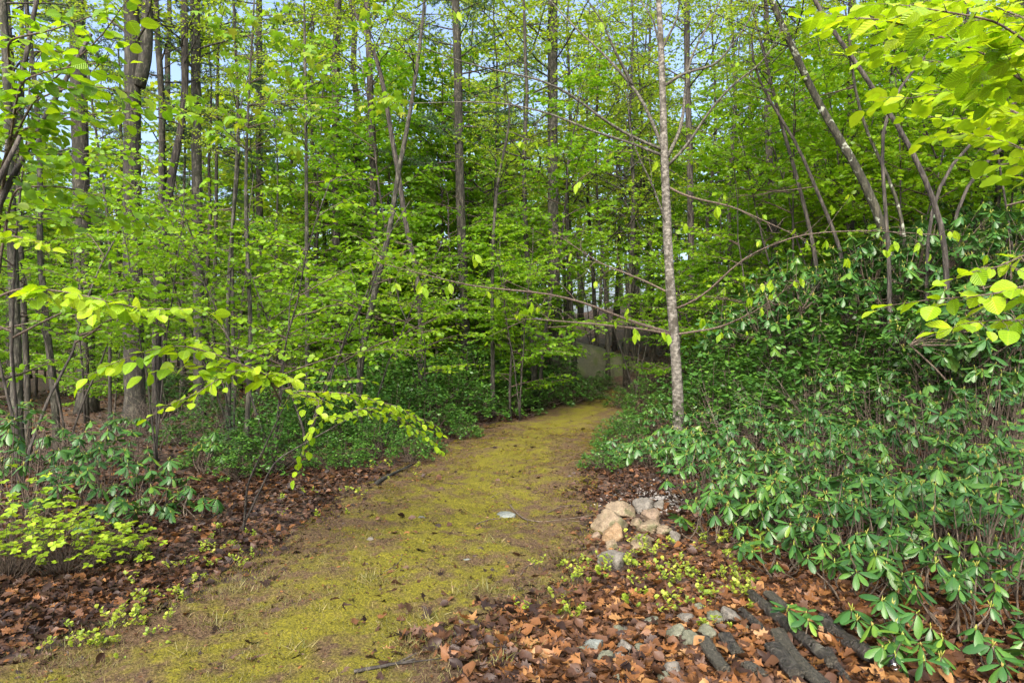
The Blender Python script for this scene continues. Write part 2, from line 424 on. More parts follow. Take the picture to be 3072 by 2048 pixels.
def path_mat():
    m, nt, p, out = nodes('mossy_path')
    tc = nt.nodes.new('ShaderNodeTexCoord')
    def noise(s, d=5, rough=.6):
        n = nt.nodes.new('ShaderNodeTexNoise'); n.inputs['Scale'].default_value = s; n.inputs['Detail'].default_value = d; n.inputs['Roughness'].default_value = rough
        nt.links.new(tc.outputs['Object'], n.inputs['Vector']); return n
    nf = noise(60, 4, .7); nm = noise(3.2, 6, .65); nl = noise(1.1, 5)
    r = ramp(nt, [(.3, (.05, .045, .01)), (.5, (.125, .115, .013)), (.7, (.22, .20, .02))])
    nt.links.new(nf.outputs['Fac'], r.inputs[0])
    soil = ramp(nt, [(.3, (.03, .018, .011)), (.5, (.085, .055, .03)), (.7, (.18, .125, .07))])
    nt.links.new(nf.outputs['Fac'], soil.inputs[0])
    # bare soil shows in patches, more of it towards the path's edges and at the near end
    a = nt.nodes.new('ShaderNodeAttribute'); a.attribute_name = 'tint'
    ad = nt.nodes.new('ShaderNodeMath'); ad.operation = 'MULTIPLY_ADD'; ad.inputs[1].default_value = .22
    nt.links.new(a.outputs['Fac'], ad.inputs[0]); nt.links.new(nm.outputs['Fac'], ad.inputs[2])
    rs = ramp(nt, [(.51, (0, 0, 0)), (.69, (1, 1, 1))]); nt.links.new(ad.outputs[0], rs.inputs[0])
    mx = nt.nodes.new('ShaderNodeMix'); mx.data_type = 'RGBA'
    nt.links.new(rs.outputs[0], mx.inputs[0]); nt.links.new(r.outputs[0], mx.inputs[6]); nt.links.new(soil.outputs[0], mx.inputs[7])
    nt.links.new(mx.outputs[2], p.inputs['Base Color'])
    p.inputs['Roughness'].default_value = .9
    p.inputs['Specular IOR Level'].default_value = .15
    b = nt.nodes.new('ShaderNodeBump'); b.inputs['Strength'].default_value = 1; b.inputs['Distance'].default_value = .02
    nt.links.new(nf.outputs['Fac'], b.inputs['Height']); nt.links.new(b.outputs[0], p.inputs['Normal'])
    # ragged outline: the moss ends where edge distance plus noise passes a limit
    e = nt.nodes.new('ShaderNodeMath'); e.operation = 'MULTIPLY_ADD'; e.inputs[1].default_value = 1.0
    n3 = nt.nodes.new('ShaderNodeMath'); n3.operation = 'MULTIPLY_ADD'; n3.inputs[1].default_value = 1.1; n3.inputs[2].default_value = -.55
    nt.links.new(nm.outputs['Fac'], n3.inputs[0])
    n4 = nt.nodes.new('ShaderNodeMath'); n4.operation = 'MULTIPLY_ADD'; n4.inputs[1].default_value = .5
    nt.links.new(nf.outputs['Fac'], n4.inputs[0]); nt.links.new(n3.outputs[0], n4.inputs[2])
    nt.links.new(a.outputs['Fac'], e.inputs[0]); nt.links.new(n4.outputs[0], e.inputs[2])
    g = nt.nodes.new('ShaderNodeMath'); g.operation = 'GREATER_THAN'; g.inputs[1].default_value = 1.22
    nt.links.new(e.outputs[0], g.inputs[0])
    tr = nt.nodes.new('ShaderNodeBsdfTransparent')
    ms = nt.nodes.new('ShaderNodeMixShader')
    nt.links.new(g.outputs[0], ms.inputs[0]); nt.links.new(p.outputs[0], ms.inputs[1]); nt.links.new(tr.outputs[0], ms.inputs[2])
    nt.links.new(ms.outputs[0], out.inputs['Surface'])
    return m
M['path'] = path_mat()

def plain(name, c, rough=.5, metal=0.0):
    m, nt, p, out = nodes(name)
    n = nt.nodes.new('ShaderNodeTexNoise'); n.inputs['Scale'].default_value = 40
    r = ramp(nt, [(.3, tuple(x * .75 for x in c)), (.7, c)])
    nt.links.new(n.outputs['Fac'], r.inputs[0]); nt.links.new(r.outputs[0], p.inputs['Base Color'])
    p.inputs['Roughness'].default_value = rough; p.inputs['Metallic'].default_value = metal
    return m
M['black'] = plain('black_plastic', (.02, .02, .025), .35)
M['chrome'] = plain('bright_metal', (.8, .8, .82), .15, 1.0)

# ------------------------------------------------------------------ ground and path
def axis(lo, hi, near_lo, near_hi, fine, grow):
    out = list(np.arange(near_lo, near_hi + 1e-6, fine))
    s = fine; x = near_hi
    while x < hi:
        s *= grow; x += s; out.append(x)
    s = fine; x = near_lo; pre = []
    while x > lo:
        s *= grow; x -= s; pre.append(x)
    return np.array(pre[::-1] + out)
gx = axis(-300, 300, -5, 6, .09, 1.09); gy = axis(-60, 500, 3, 12, .09, 1.08)
X, Y = np.meshgrid(gx, gy)
rg = np.random.default_rng(1)
Z = gz(X, Y) + 0.012 * rg.standard_normal(X.shape) * (np.abs(X) < 7) * (Y < 14) * (Y > 2)
nx = len(gx); ny = len(gy)
i = np.arange(ny - 1)[:, None] * nx + np.arange(nx - 1)[None, :]
mb = MB(); mb.add(np.stack([X, Y, Z], -1).reshape(-1, 3), [np.stack([i, i + 1, i + nx + 1, i + nx], -1).reshape(-1, 4)])
GROUND = tag(ob('ground', mb.mesh('ground', M['ground'])), 'brown forest floor covered in fallen leaves', 'ground', kind='structure')

sy = np.concatenate([np.arange(2.0, 9, .035), np.arange(9, 23, .09)])
su = np.linspace(-1.35, 1.35, 90)
U, SY = np.meshgrid(su, sy)
PX = path_center(SY) + U * path_half(SY); PZ = gz(PX, SY) + .022 * (1 - .55 * np.clip(np.abs(U), 0, 1.35)) + .012 + .008 * rg.standard_normal(U.shape) + .012 * np.sin(PX * 6 + 2 * np.sin(SY * 2)) * np.sin(SY * 5)
fade = np.clip(np.abs(U), 0, 2) + .5 * sstep(19.5, 22.8, SY)
mb = MB(); k = np.arange(len(sy) - 1)[:, None] * 90 + np.arange(89)[None, :]
mb.add(np.stack([PX, SY, PZ], -1).reshape(-1, 3), [np.stack([k, k + 1, k + 91, k + 90], -1).reshape(-1, 4)], fade.ravel())
PATH = tag(ob('path', mb.mesh('path', M['path'])), 'moss covered woodland path curving away to the right', 'path', kind='structure')

# ------------------------------------------------------------------ woody growth
class Grow:
    """collects wood tubes and leaf placements for one plant"""
    def __init__(self, seed):
        self.rng = np.random.default_rng(seed)
        self.wood = MB(); self.P = []; self.D = []; self.N = []; self.S = []
    def add_leaves(self, P, D, N, S):
        self.P.append(P); self.D.append(D); self.N.append(N); self.S.append(S)
    def twig(self, p0, d, length, r, lf_sp, lf, jit=.3, droop=.1, sides=3, ang=.9, mat=0, leaf_from=.15):
        rng = self.rng
        n = 4
        t = np.linspace(0, 1, n)
        d = unit(d)
        pts = p0 + np.outer(t * length, d) + np.outer(-droop * length * t * t, [0, 0, 1]) + rng.standard_normal((n, 3)) * .02 * length * t[:, None]
        if r > 0:
            self.wood.tube(pts, r * (1 - .7 * t), sides, .5, mat, cap=False)
        m = max(1, int(length / lf_sp))
        if lf <= 0: return pts
        ts = np.linspace(leaf_from, 1, m)
        P = np.stack([np.interp(ts, t, pts[:, c]) for c in range(3)], -1)
        up = np.array([0, 0, 1.0])
        side = unit(np.cross(d, up))
        sg = np.where(np.arange(m) % 2 == 0, 1.0, -1.0)
        sg[-1] = 0
        a = ang * (0.7 + .6 * rng.random(m))
        tiltz = rng.normal(-.12, .32, m)
        D = np.cos(a * np.abs(sg))[:, None] * d + (np.sin(a) * sg)[:, None] * side + rng.standard_normal((m, 3)) * .18
        D[:, 2] += tiltz - droop * 1.2 * rng.random(m)
        N = up + rng.standard_normal((m, 3)) * jit
        self.add_leaves(P, D, N, lf * (.6 + .55 * rng.random(m)))
        return pts
    def limb(self, p0, az, elev, length, r, tw_sp, tw_len, lf_sp, lf, jit=.3, droop=.12, curve=.0, bare=.25, wob=.06, sub=True, mat=0):
        rng = self.rng
        n = max(5, int(length / .35))
        t = np.linspace(0, 1, n)
        el_ = elev + curve * t
        dz = np.sin(el_); dh = np.cos(el_)
        azs = az + np.cumsum(rng.standard_normal(n)) * .12
        st = np.stack([np.cos(azs) * dh, np.sin(azs) * dh, dz], -1) * length / (n - 1)
        st += rng.standard_normal((n, 3)) * wob * length / (n - 1)
        pts = p0 + np.concatenate([[[0, 0, 0]], np.cumsum(st[:-1], 0)])
        self.wood.tube(pts, r * (1 - .85 * t) + .003, 5 if r > .02 else 4, .5, mat, cap=False)
        s = bare * length; sg = 1
        while s < length:
            f = s / length
            p = np.array([np.interp(f, t, pts[:, c]) for c in range(3)])
            a = np.interp(f, t, azs) + sg * (.6 + .5 * rng.random())
            e = np.interp(f, t, el_) * .5 + rng.normal(0, .16)
            L = tw_len * (1.05 - .65 * f) * (.6 + .7 * rng.random())
            self.twig(p, [math.cos(a) * math.cos(e), math.sin(a) * math.cos(e), math.sin(e)], L, min(.006, r * .5) , lf_sp, lf, jit, droop, mat=mat)
            s += tw_sp * (.6 + .8 * rng.random()); sg = -sg
        self.twig(pts[-1], unit(pts[-1] - pts[-2]), tw_len * .5, .004, lf_sp, lf, jit, droop, mat=mat)
        return pts
    def arrays(self):
        return tuple(np.concatenate(a) for a in (self.P, self.D, self.N, self.S))
    def foliage(self, name, mat, tpl, width=1.0, tintjit=.25, base=.5):
        P, D, N, S = self.arrays()
        m = MB()
        m.leaves(P, D, N, S, tpl, np.clip(base + self.rng.standard_normal(len(P)) * tintjit, 0, 1), 0, width)
        return m.mesh(name, mat)

# ---- shared variants
def understory_variant(seed, h=6.5, leaf=.095, mat='beech', spread=2.4, nl=24, lo=.12, tpl=T_MID, multi=1, dens=1.2, jit=.55):
    g = Grow(seed); rng = g.rng
    stems = MB()
    for s in range(multi):
        n = 9; t = np.linspace(0, 1, n)
        lean = rng.uniform(-.12, .12, 2) if multi == 1 else rng.uniform(-.4, .4, 2)
        hh = h * rng.uniform(.8, 1)
        pts = np.stack([lean[0] * hh * t ** 1.3, lean[1] * hh * t ** 1.3, hh * t], -1)
        pts[:, :2] += np.cumsum(rng.standard_normal((n, 2)) * .045, 0) * np.minimum(1, t * 3)[:, None]
        r0 = .038 if multi == 1 else .021
        stems.tube(pts, r0 * (1 - .85 * t) + .004, 7, .5)
        for k in range(nl // multi):
            f = lo + (1 - lo) * (k + rng.random()) / (nl // multi)
            p = np.array([np.interp(f, t, pts[:, c]) for c in range(3)])
            L = spread * (1.1 - .75 * f) * rng.uniform(.65, 1.1)
            g.limb(p, rng.uniform(0, 2 * math.pi), rng.uniform(-.05, .35) + .4 * f, L, .018 * (1.2 - f), .13 / dens, .66, .045 / dens, leaf, jit=jit, droop=.14, curve=-.25, bare=.15)
    return stems.mesh('stem', M['bark_dark']), g.wood.mesh('branches', M['twig']), g.foliage('foliage', M[mat], tpl)

UND = [understory_variant(100 + s, h=rngh, nl=nl, spread=sp) for s, rngh, nl, sp in ((0, 6.5, 34, 2.5), (1, 7.5, 38, 2.6), (2, 5.2, 28, 2.2), (3, 4.2, 25, 2.0), (4, 8.5, 42, 2.7))]
FARU = [understory_variant(150 + s, h=rngh, nl=nl, spread=sp, leaf=.17, tpl=T_RHOMB, dens=.55, jit=.7) for s, rngh, nl, sp in ((0, 7, 34, 2.6), (1, 9, 40, 2.8), (2, 5.5, 28, 2.4))]
HAZ = [understory_variant(200 + s, h=hh, leaf=.115, mat='hazel', spread=2.2, nl=nl, lo=.34, multi=3, tpl=T_ROUND if False else T_MID, dens=.75) for s, hh, nl in ((0, 5.6, 27), (1, 4.6, 24), (2, 6.4, 30))]
HAZ += [understory_variant(220 + s, h=hh, leaf=.095, mat='hazel', spread=2.3, nl=nl, lo=.48, multi=3, dens=1.15) for s, hh, nl in ((0, 7.0, 36), (1, 6.2, 33))]

def canopy_variant(seed, R=3.6, H=9, leaf=.12, mat='canopy', n=22):
    g = Grow(seed); rng = g.rng
    for k in range(n):
        f = (k + rng.random()) / n
        L = R * (1.05 - .7 * f) * rng.uniform(.7, 1.1)
        g.limb(np.array([0, 0, f * H]), rng.uniform(0, 6.28), rng.uniform(.15, .7), L, .026 * (1.15 - f), .17, 1.0, .075, leaf, jit=.8, droop=.1, curve=-.1, bare=.25)
    return g.wood.mesh('limbs', M['bark_dark']), g.foliage('crown', M[mat], T_RHOMB)
CAN = [canopy_variant(300, n=30), canopy_variant(301, 3.2, 10, .12, n=28), canopy_variant(302, 4.2, 9, .13, n=30), canopy_variant(303, 3.0, 8, .12, 'canopy', 22)]
FARC = [canopy_variant(310 + k, 3.8, 12, .24, n=34) for k in range(3)]

def pine_variant(seed, R=2.6, H=9, n=26):
    g = Grow(seed); rng = g.rng
    nd = MB()
    TP = []; TD = []
    for k in range(n):
        f = (k + rng.random()) / n
        L = R * (1.05 - .65 * f) * rng.uniform(.6, 1.1); a = rng.uniform(0, 6.28); e = rng.uniform(-.05, .3)
        d = np.array([math.cos(a) * math.cos(e), math.sin(a) * math.cos(e), math.sin(e)])
        p0 = np.array([0, 0, f * H])
        t = np.linspace(0, 1, 6)
        pts = p0 + np.outer(t * L, d) + np.outer(.1 * L * t * t, [0, 0, 1]) + rng.standard_normal((6, 3)) * .03 * t[:, None]
        g.wood.tube(pts, .025 * (1 - .8 * t) + .003, 4, .5, cap=False)
        for s in np.arange(.25, 1.01, .07):
            for sg in (-1, 1):
                p = np.array([np.interp(s, t, pts[:, c]) for c in range(3)])
                aa = a + sg * rng.uniform(.5, 1.1)
                td = np.array([math.cos(aa), math.sin(aa), rng.uniform(-.1, .4)])
                l2 = .55 * (1.1 - .6 * s) * rng.uniform(.5, 1.1)
                g.wood.tube(np.array([p, p + td * l2]), [.005, .002], 3, .5, cap=False)
                m = max(2, int(l2 / .1))
                q = p + np.outer(np.linspace(.3, 1, m) * l2, td)
                TP.append(q); TD.append(np.repeat(unit(td)[None], m, 0))
    P = np.concatenate(TP); D = np.concatenate(TD)
    K = 14
    P2 = np.repeat(P, K, 0); D2 = np.repeat(D, K, 0) * .9 + rng.standard_normal((len(P) * K, 3)) * .62
    tri = (np.array([(-.08, 0, 0), (.08, 0, 0), (0, 1, 0)], float), [np.array([(0, 1, 2)])])
    nd.leaves(P2, D2, rng.standard_normal((len(P2), 3)), .12 * rng.uniform(.7, 1.1, len(P2)), tri, np.clip(np.repeat(rng.normal(.5, .2, len(P)), K), 0, 1))
    return g.wood.mesh('limbs', M['bark_dark']), nd.mesh('needles', M['pine'])
PIN = [pine_variant(400), pine_variant(401, 3.0, 8, 22)]

def trunk_variant(seed, h=17, r=.17, dead=0):
    rng = np.random.default_rng(seed); m = MB()
    n = 16; t = np.linspace(0, 1, n)
    pts = np.stack([np.cumsum(rng.normal(0, .06, n)), np.cumsum(rng.normal(0, .06, n)), h * t], -1); pts[0, :2] = 0
    rad = r * (1 - .8 * t) ; rad[0] *= 1.45; 
    m.tube(pts, rad, 10, .5, rough=.05, rng=rng)
    for k in range(dead):
        z = rng.uniform(1.2, 8); p = np.array([np.interp(z, pts[:, 2], pts[:, 0]), np.interp(z, pts[:, 2], pts[:, 1]), z])
        a = rng.uniform(0, 6.28); L = rng.uniform(.4, 1.6); d = np.array([math.cos(a), math.sin(a), rng.uniform(-.25, .3)])
        q = p + np.outer(np.linspace(0, 1, 4) * L, d) + rng.normal(0, .04, (4, 3))
        m.tube(q, [.012, .009, .006, .003], 3, .5, cap=False)
        for j in range(3):
            s0 = q[1] + (q[3] - q[1]) * rng.random(); m.tube(np.array([s0, s0 + (d + rng.normal(0, .7, 3)) * L * .25]), [.005, .002], 3, .5, cap=False)
    return m.mesh('trunk', M['bark'])
TRK = [trunk_variant(500, 17, .16, 0), trunk_variant(501, 18, .20, 26), trunk_variant(502, 15, .10, 18), trunk_variant(503, 16, .13, 6)]

ORD = ['first', 'second', 'third', 'fourth', 'fifth', 'sixth', 'seventh', 'eighth', 'ninth', 'tenth', 'eleventh', 'twelfth', 'thirteenth', 'fourteenth', 'fifteenth']
def row_labels(items, rows, fmt):
    """items: (px, key); rows: list of (limit, row name), key >= limit; labels by row and place from the left"""
    row = [next(n for lim, n in rows if key >= lim) for _, key in items]
    out = []
    for i, (px, key) in enumerate(items):
        same = sorted(p for (p, _), r in zip(items, row) if r == row[i])
        out.append(fmt % (ORD[same.index(px)], row[i]))
    return out
RND = random.Random(7)
def Rz(a): return Matrix.Rotation(a, 4, 'Z')

# ------------------------------------------------------------------ named trees (trunks traced, standing on the ground)
def interp_path(pts, n):
    pts = np.asarray(pts, float)
    s = np.concatenate([[0], np.cumsum(np.linalg.norm(np.diff(pts, axis=0), axis=1))])
    # smooth spline through the points
    ts = np.linspace(0, s[-1], n)
    out = np.stack([np.interp(ts, s, pts[:, c]) for c in range(3)], -1)
    for _ in range(2):
        out[1:-1] = .25 * out[:-2] + .5 * out[1:-1] + .25 * out[2:]
    return out

def hero_tree(name, label, cat, px, d, w0, w1, height, bark='bark', crown=None, crown_z=7.5, crown_s=1.0, dead=0, seed=0, group=None, d_top=None, extra=None, dead_z=(1.0, 7.5)):
    rng = np.random.default_rng(1000 + seed)
    n = len(px); dt = d if d_top is None else d_top
    P = [at(x, y, d + (dt - d) * k / max(1, n - 1)) for k, (x, y) in enumerate(px)]
    b = P[0].copy(); b[2] = float(gz(b[0], b[1]))
    if P[0][2] > b[2] + .1: P = [b] + P
    top = P[-1]; dirn = unit(P[-1] - P[-2])
    rest = height - (top[2] - b[2])
    if rest > .5:
        dirn = unit(dirn * .6 + np.array([0, 0, 1]))
        P += [top + dirn * rest * .5, top + dirn * rest * .5 + np.array([rng.normal(0, .2), rng.normal(0, .2), rest * .5])]
    pts = interp_path(P, max(14, int(height * 2.5))) - b
    t = np.linspace(0, 1, len(pts))
    r0 = w0 * .5 * d / FPX; r1 = w1 * .5 * d / FPX
    zf = max(.2, min(1, (top[2] - b[2]) / height))
    rad = np.where(t < zf, r0 + (r1 - r0) * t / zf, r1 * (1 - .85 * (t - zf) / max(1e-3, 1.0001 - zf)))
    rad[0] *= 1.5; rad[1] *= 1.15
    pts[0, 2] -= .05
    m = MB(); m.tube(pts, rad, 14, .5, rough=.035, rng=rng)
    root = thing(name, label, cat, b, group=group)
    ob('trunk', m.mesh('trunk', M[bark]), root)
    if dead:
        for k in range(dead):
            mm = MB()
            z = rng.uniform(*dead_z)
            p = np.array([np.interp(z, pts[:, 2], pts[:, c]) for c in range(3)])
            a = rng.uniform(0, 6.28); L = rng.uniform(.5, 1.9); dd = np.array([math.cos(a), math.sin(a), rng.uniform(-.2, .3)])
            q = p + np.outer(np.linspace(0, 1, 5) * L, dd) + rng.normal(0, .04, (5, 3)) * np.linspace(0, 1, 5)[:, None]
            mm.tube(q, [.015, .012, .009, .006, .003], 4, .5, cap=False)
            for j in range(5):
                s0 = q[1] + (q[4] - q[1]) * rng.random(); mm.tube(np.array([s0, s0 + (dd + rng.normal(0, .7, 3)) * L * .28]), [.005, .002], 3, .5, cap=False)
            ob('dead_branch', mm.mesh('dead_branch', M['twig']), root)
    if crown is not None:
        wood, fol = crown
        c = np.array([np.interp(crown_z, pts[:, 2], pts[:, k]) for k in range(3)])
        Mx = Matrix.Translation(c) @ Rz(rng.uniform(0, 6.28)) @ Matrix.Scale(crown_s, 4)
        ob('limbs', wood, root, Mx); ob('crown', fol, root, Mx)
    if extra: extra(root, b, rng)
    return root

H = hero_tree
H('oak_tree', 'thick furrowed grey trunk, the broadest in the left half, forking near the frame top', 'tree',
  [(405, 1245), (400, 1000), (398, 700), (396, 450), (398, 230), (396, 100), (394, 0)], 17.5, 59, 42, 18, 'bark', CAN[0], 9.5, 1, 5, 1,
  extra=lambda root, b, rng: ob('limbs', (lambda mm: (mm.tube(interp_path([at(415, 260, 17.5) - b, at(438, 190, 17.5) - b, at(442, 60, 17.5) - b, at(446, -120, 17.3) - b, at(430, -300, 17.0) - b], 14), np.linspace(.17, .09, 14), 10, .5), mm.mesh('limbs', M['bark_grey']))[1])(MB()), root))
H('ash_tree', 'straight grey-brown trunk just right of the broadest oak', 'tree', [(597, 1010), (592, 700), (589, 400), (588, 150), (584, 0)], 19, 32, 27, 18, 'bark_grey', CAN[1], 9.5, 1, 6, 2)
H('pine_tree', 'rough dark pine trunk behind and left of the broadest oak', 'tree', [(262, 1150), (250, 900), (242, 500), (230, 0)], 23, 50, 42, 19, 'bark', PIN[0], 8.5, 1.2, 26, 3)
H('pine_tree', 'slim pine trunk directly behind the broadest oak on its right', 'tree', [(490, 1050), (486, 700), (486, 300), (466, 0)], 21, 21, 17, 17, 'bark', PIN[1], 8.5, 1, 20, 4)
H('maple_tree', 'crooked dark trunk bending right between the oak and the straight ash', 'tree', [(470, 960), (490, 760), (506, 600), (520, 490), (550, 370), (556, 220), (552, 0)], 18.5, 27, 19, 15, 'bark_dark', CAN[3], 8, .9, 6, 5)
H('pine_tree', 'slim rough trunk in the left centre with sky gaps on both sides', 'tree', [(782, 900), (778, 560), (778, 250), (777, 0)], 24, 22, 17, 18, 'bark', PIN[1], 8, 1.1, 16, 6)
H('maple_sapling', 'thin straight pole between the straight ash and the left-centre pine', 'tree', [(700, 1000), (694, 700), (716, 500), (714, 300), (702, 40)], 19, 12, 8, 13, 'bark', CAN[3], 7, .6, 8, 7)
H('maple_sapling', 'very thin dark pole right of the left-centre pine', 'tree', [(922, 1060), (920, 700), (918, 400), (914, 130)], 15, 14, 8, 11, 'bark_grey', CAN[3], 6.5, .55, 4, 8)
H('oak_tree', 'dark flaky trunk in the upper centre left of the leaning trunk', 'tree', [(1014, 900), (1006, 580), (1006, 300), (1013, 0)], 23, 24, 21, 18, 'bark_dark', CAN[2], 9, .9, 6, 9)
H('oak_tree', 'dark upright trunk that the leaning trunk crosses in front of', 'tree', [(1128, 850), (1121, 620), (1116, 400), (1104, 90), (1100, 0)], 20, 24, 17, 17, 'bark_dark', CAN[1], 9, .9, 6, 10)
H('leaning_tree', 'smooth slender trunk leaning right across the centre-left background', 'tree',
  [(1078, 1075), (1109, 948), (1145, 783), (1171, 696), (1194, 513), (1220, 402), (1238, 290), (1261, 134), (1275, 0)], 14.5, 22, 9, 11, 'bark_grey', CAN[3], 7.5, .55, 0, 11)
H('maple_tree', 'thin dark trunk leaning left and crossing behind the smooth leaning trunk', 'tree',
  [(1262, 900), (1240, 760), (1216, 683), (1203, 558), (1180, 446), (1153, 268), (1127, 156), (1082, 67), (1042, 0)], 16.5, 17, 12, 12, 'bark_dark', CAN[3], 8.5, .6, 3, 12)
H('pine_tree', 'straight rough trunk at the picture centre with blue-green needles at its top', 'tree', [(1396, 960), (1384, 700), (1377, 450), (1374, 200), (1366, 0)], 20, 30, 24, 17, 'bark', PIN[0], 6.8, 1, 14, 13)
H('hickory_tree', 'shaggy grey trunk left of the pale birch, rising behind the boulder', 'tree', [(1664, 1060), (1660, 800), (1658, 400), (1658, 0)], 22, 35, 29, 19, 'bark_grey', CAN[2], 10, 1, 6, 14)
H('maple_sapling', 'thin mottled pole between the centre pine and the shaggy grey trunk', 'tree', [(1478, 1000), (1476, 850), (1482, 650), (1496, 520), (1530, 380)], 17, 14, 7, 8.5, 'bark', CAN[3], 5.5, .45, 0, 15)
H('birch_tree', 'pale trunk at the left edge of the photo above the rhododendrons', 'tree', [(52, 1200), (45, 950), (36, 700), (30, 500), (22, 250), (8, 0)], 12, 34, 20, 13, 'bark_grey', CAN[3], 7.5, .7, 3, 16)
H('maple_tree', 'brown trunk close against the pale trunk at the left edge', 'tree', [(84, 1180), (70, 900), (58, 680), (48, 400), (30, 100), (20, 0)], 13.5, 18, 12, 13, 'bark', CAN[3], 7.5, .7, 6, 17)
H('maple_tree', 'short-looking grey stem low at the left, between the left edge and the dark pine', 'tree', [(172, 1300), (160, 1150), (140, 980), (118, 760), (122, 520), (110, 300), (76, 0)], 12.5, 21, 12, 12, 'bark_grey', CAN[3], 7.5, .6, 8, 18)
H('maple_sapling', 'thin leaning pole left of the broadest oak', 'tree', [(330, 720), (312, 560), (300, 470), (282, 360), (262, 200)], 15, 10, 6, 9, 'bark_dark', CAN[3], 6.2, .45, 4, 19)
H('maple_sapling', 'thin pole with bare twigs right of the straight ash', 'tree', [(640, 1010), (648, 700), (650, 400), (655, 120)], 22, 13, 8, 13, 'bark', CAN[3], 8, .5, 10, 20)
H('maple_sapling', 'double pole base standing low between ash and left-centre pine', 'tree', [(686, 1180), (682, 950), (690, 760), (706, 560)], 13.5, 16, 8, 8, 'bark_grey', CAN[3], 5.6, .4, 3, 21)

# right-hand group: stems that rise from the rhododendron bank
H('maple_tree', 'mossy lichen-spotted trunk sweeping up to the left over the rhododendron bank', 'tree',
  [(2690, 860), (2642, 647), (2584, 527), (2552, 469), (2517, 415), (2450, 308), (2405, 201), (2360, 103), (2316, 22), (2298, -40)], 13, 32, 17, 8.6, 'bark_moss', CAN[2], 6.6, .55, 0, 30)
H('oak_tree', 'dark thick upright trunk behind the mossy sweeping trunk', 'tree', [(2545, 760), (2548, 643), (2552, 482), (2557, 380), (2552, 190), (2556, 0)], 17, 37, 20, 14, 'bark_dark', CAN[0], 8, .8, 3, 31)
H('maple_tree', 'thin curved stem, leftmost of the stems above the rhododendron bank', 'tree', [(2455, 800), (2432, 696), (2383, 500), (2338, 357), (2298, 179), (2267, 67), (2250, 0)], 14, 14, 8, 9, 'bark_dark', CAN[3], 6.5, .5, 2, 32)
H('maple_tree', 'slim grey stem leaning left, second of the stems above the bank', 'tree', [(2540, 800), (2503, 687), (2441, 558), (2405, 446), (2360, 379), (2298, 295), (2250, 180)], 13.5, 15, 7, 8, 'bark_dark', CAN[3], 6, .45, 2, 33)
H('maple_tree', 'long smooth stem arching up left across the right foliage', 'tree', [(2840, 700), (2793, 576), (2753, 487), (2709, 388), (2655, 326), (2606, 250), (2575, 187), (2539, 147), (2468, 58), (2432, 0)], 11.5, 18, 12, 8, 'bark_dark', CAN[3], 6.6, .5, 0, 34)
H('maple_tree', 'forked thin stem between the mossy trunk and the long arching stem', 'tree', [(2720, 760), (2709, 656), (2673, 536), (2602, 415), (2561, 268), (2548, 120)], 13, 14, 7, 8, 'bark_moss', CAN[3], 6.2, .4, 2, 35)
H('maple_tree', 'upright twin stem crossing the long arching stem', 'tree', [(2668, 740), (2646, 536), (2651, 469), (2633, 379), (2668, 300), (2760, 180), (2900, 50)], 12, 14, 7, 8, 'bark_dark', CAN[3], 6.6, .4, 0, 36)
H('maple_tree', 'dark arching limb-like stem curving right toward the photo edge', 'tree', [(2780, 680), (2807, 567), (2874, 446), (2960, 390), (3030, 357), (3072, 286), (3110, 180)], 12, 12, 8, 7.5, 'bark_dark', CAN[3], 6, .4, 0, 37)
H('maple_tree', 'grey curved stem below the dark stem that arches to the right edge', 'tree', [(2850, 680), (2887, 567), (2963, 464), (3072, 402), (3150, 300)], 12.5, 12, 8, 7.5, 'bark_dark', CAN[3], 6, .4, 0, 38)
H('maple_tree', 'slender upright trunk at the far right edge', 'tree', [(2985, 760), (2990, 625), (3008, 357), (3043, 200), (3061, 45), (3066, 0)], 14, 21, 14, 12, 'bark', CAN[2], 7.5, .6, 3, 39)
H('oak_tree', 'dark trunk showing low between birch and the right-hand stems', 'tree', [(2330, 860), (2318, 640), (2306, 450), (2300, 200)], 19, 24, 19, 15, 'bark_dark', CAN[1], 8, .8, 3, 40)
H('oak_tree', 'dark upright trunk just behind the birch on its right', 'tree', [(2075, 900), (2070, 500), (2062, 250), (2060, 0)], 21, 21, 17, 17, 'bark_dark', CAN[0], 9, .9, 3, 41)

# ------------------------------------------------------------------ the pale birch by the path
def lf_objects(parent, origin, P, D, N, S, meshes, rng, name='leaf'):
    for k in range(len(P)):
        ob(name, meshes[int(rng.integers(len(meshes)))], parent, basis(np.asarray(P[k]) - origin, D[k], N[k], float(S[k])))

def leaf_meshes(prefix, tpl, mat, n=5, width=1.0):
    out = []
    for k in range(n):
        m = MB(); tv, tf = tpl
        r = np.random.default_rng(900 + k); tv = tv.copy(); tv[:, 0] *= width * (1 + .12 * r.standard_normal()); tv[:, 2] += .05 * r.standard_normal() * tv[:, 1] ** 2 + .1 * r.standard_normal() * tv[:, 0]
        m.add(tv, tf, (k + .5) / n)
        out.append(m.mesh(prefix, mat))
    return out
L_HANG = leaf_meshes('hanging_leaf', T_HANG, M['bright_near'])
L_ROUND = leaf_meshes('round_leaf', T_ROUND, M['bright_near'], 8)
L_HAZ = leaf_meshes('hazel_leaf', T_ROUND, M['hazel_near'], 8)
L_RHODO = leaf_meshes('rhododendron_leaf', T_RHODO, M['rhodo'], 6)

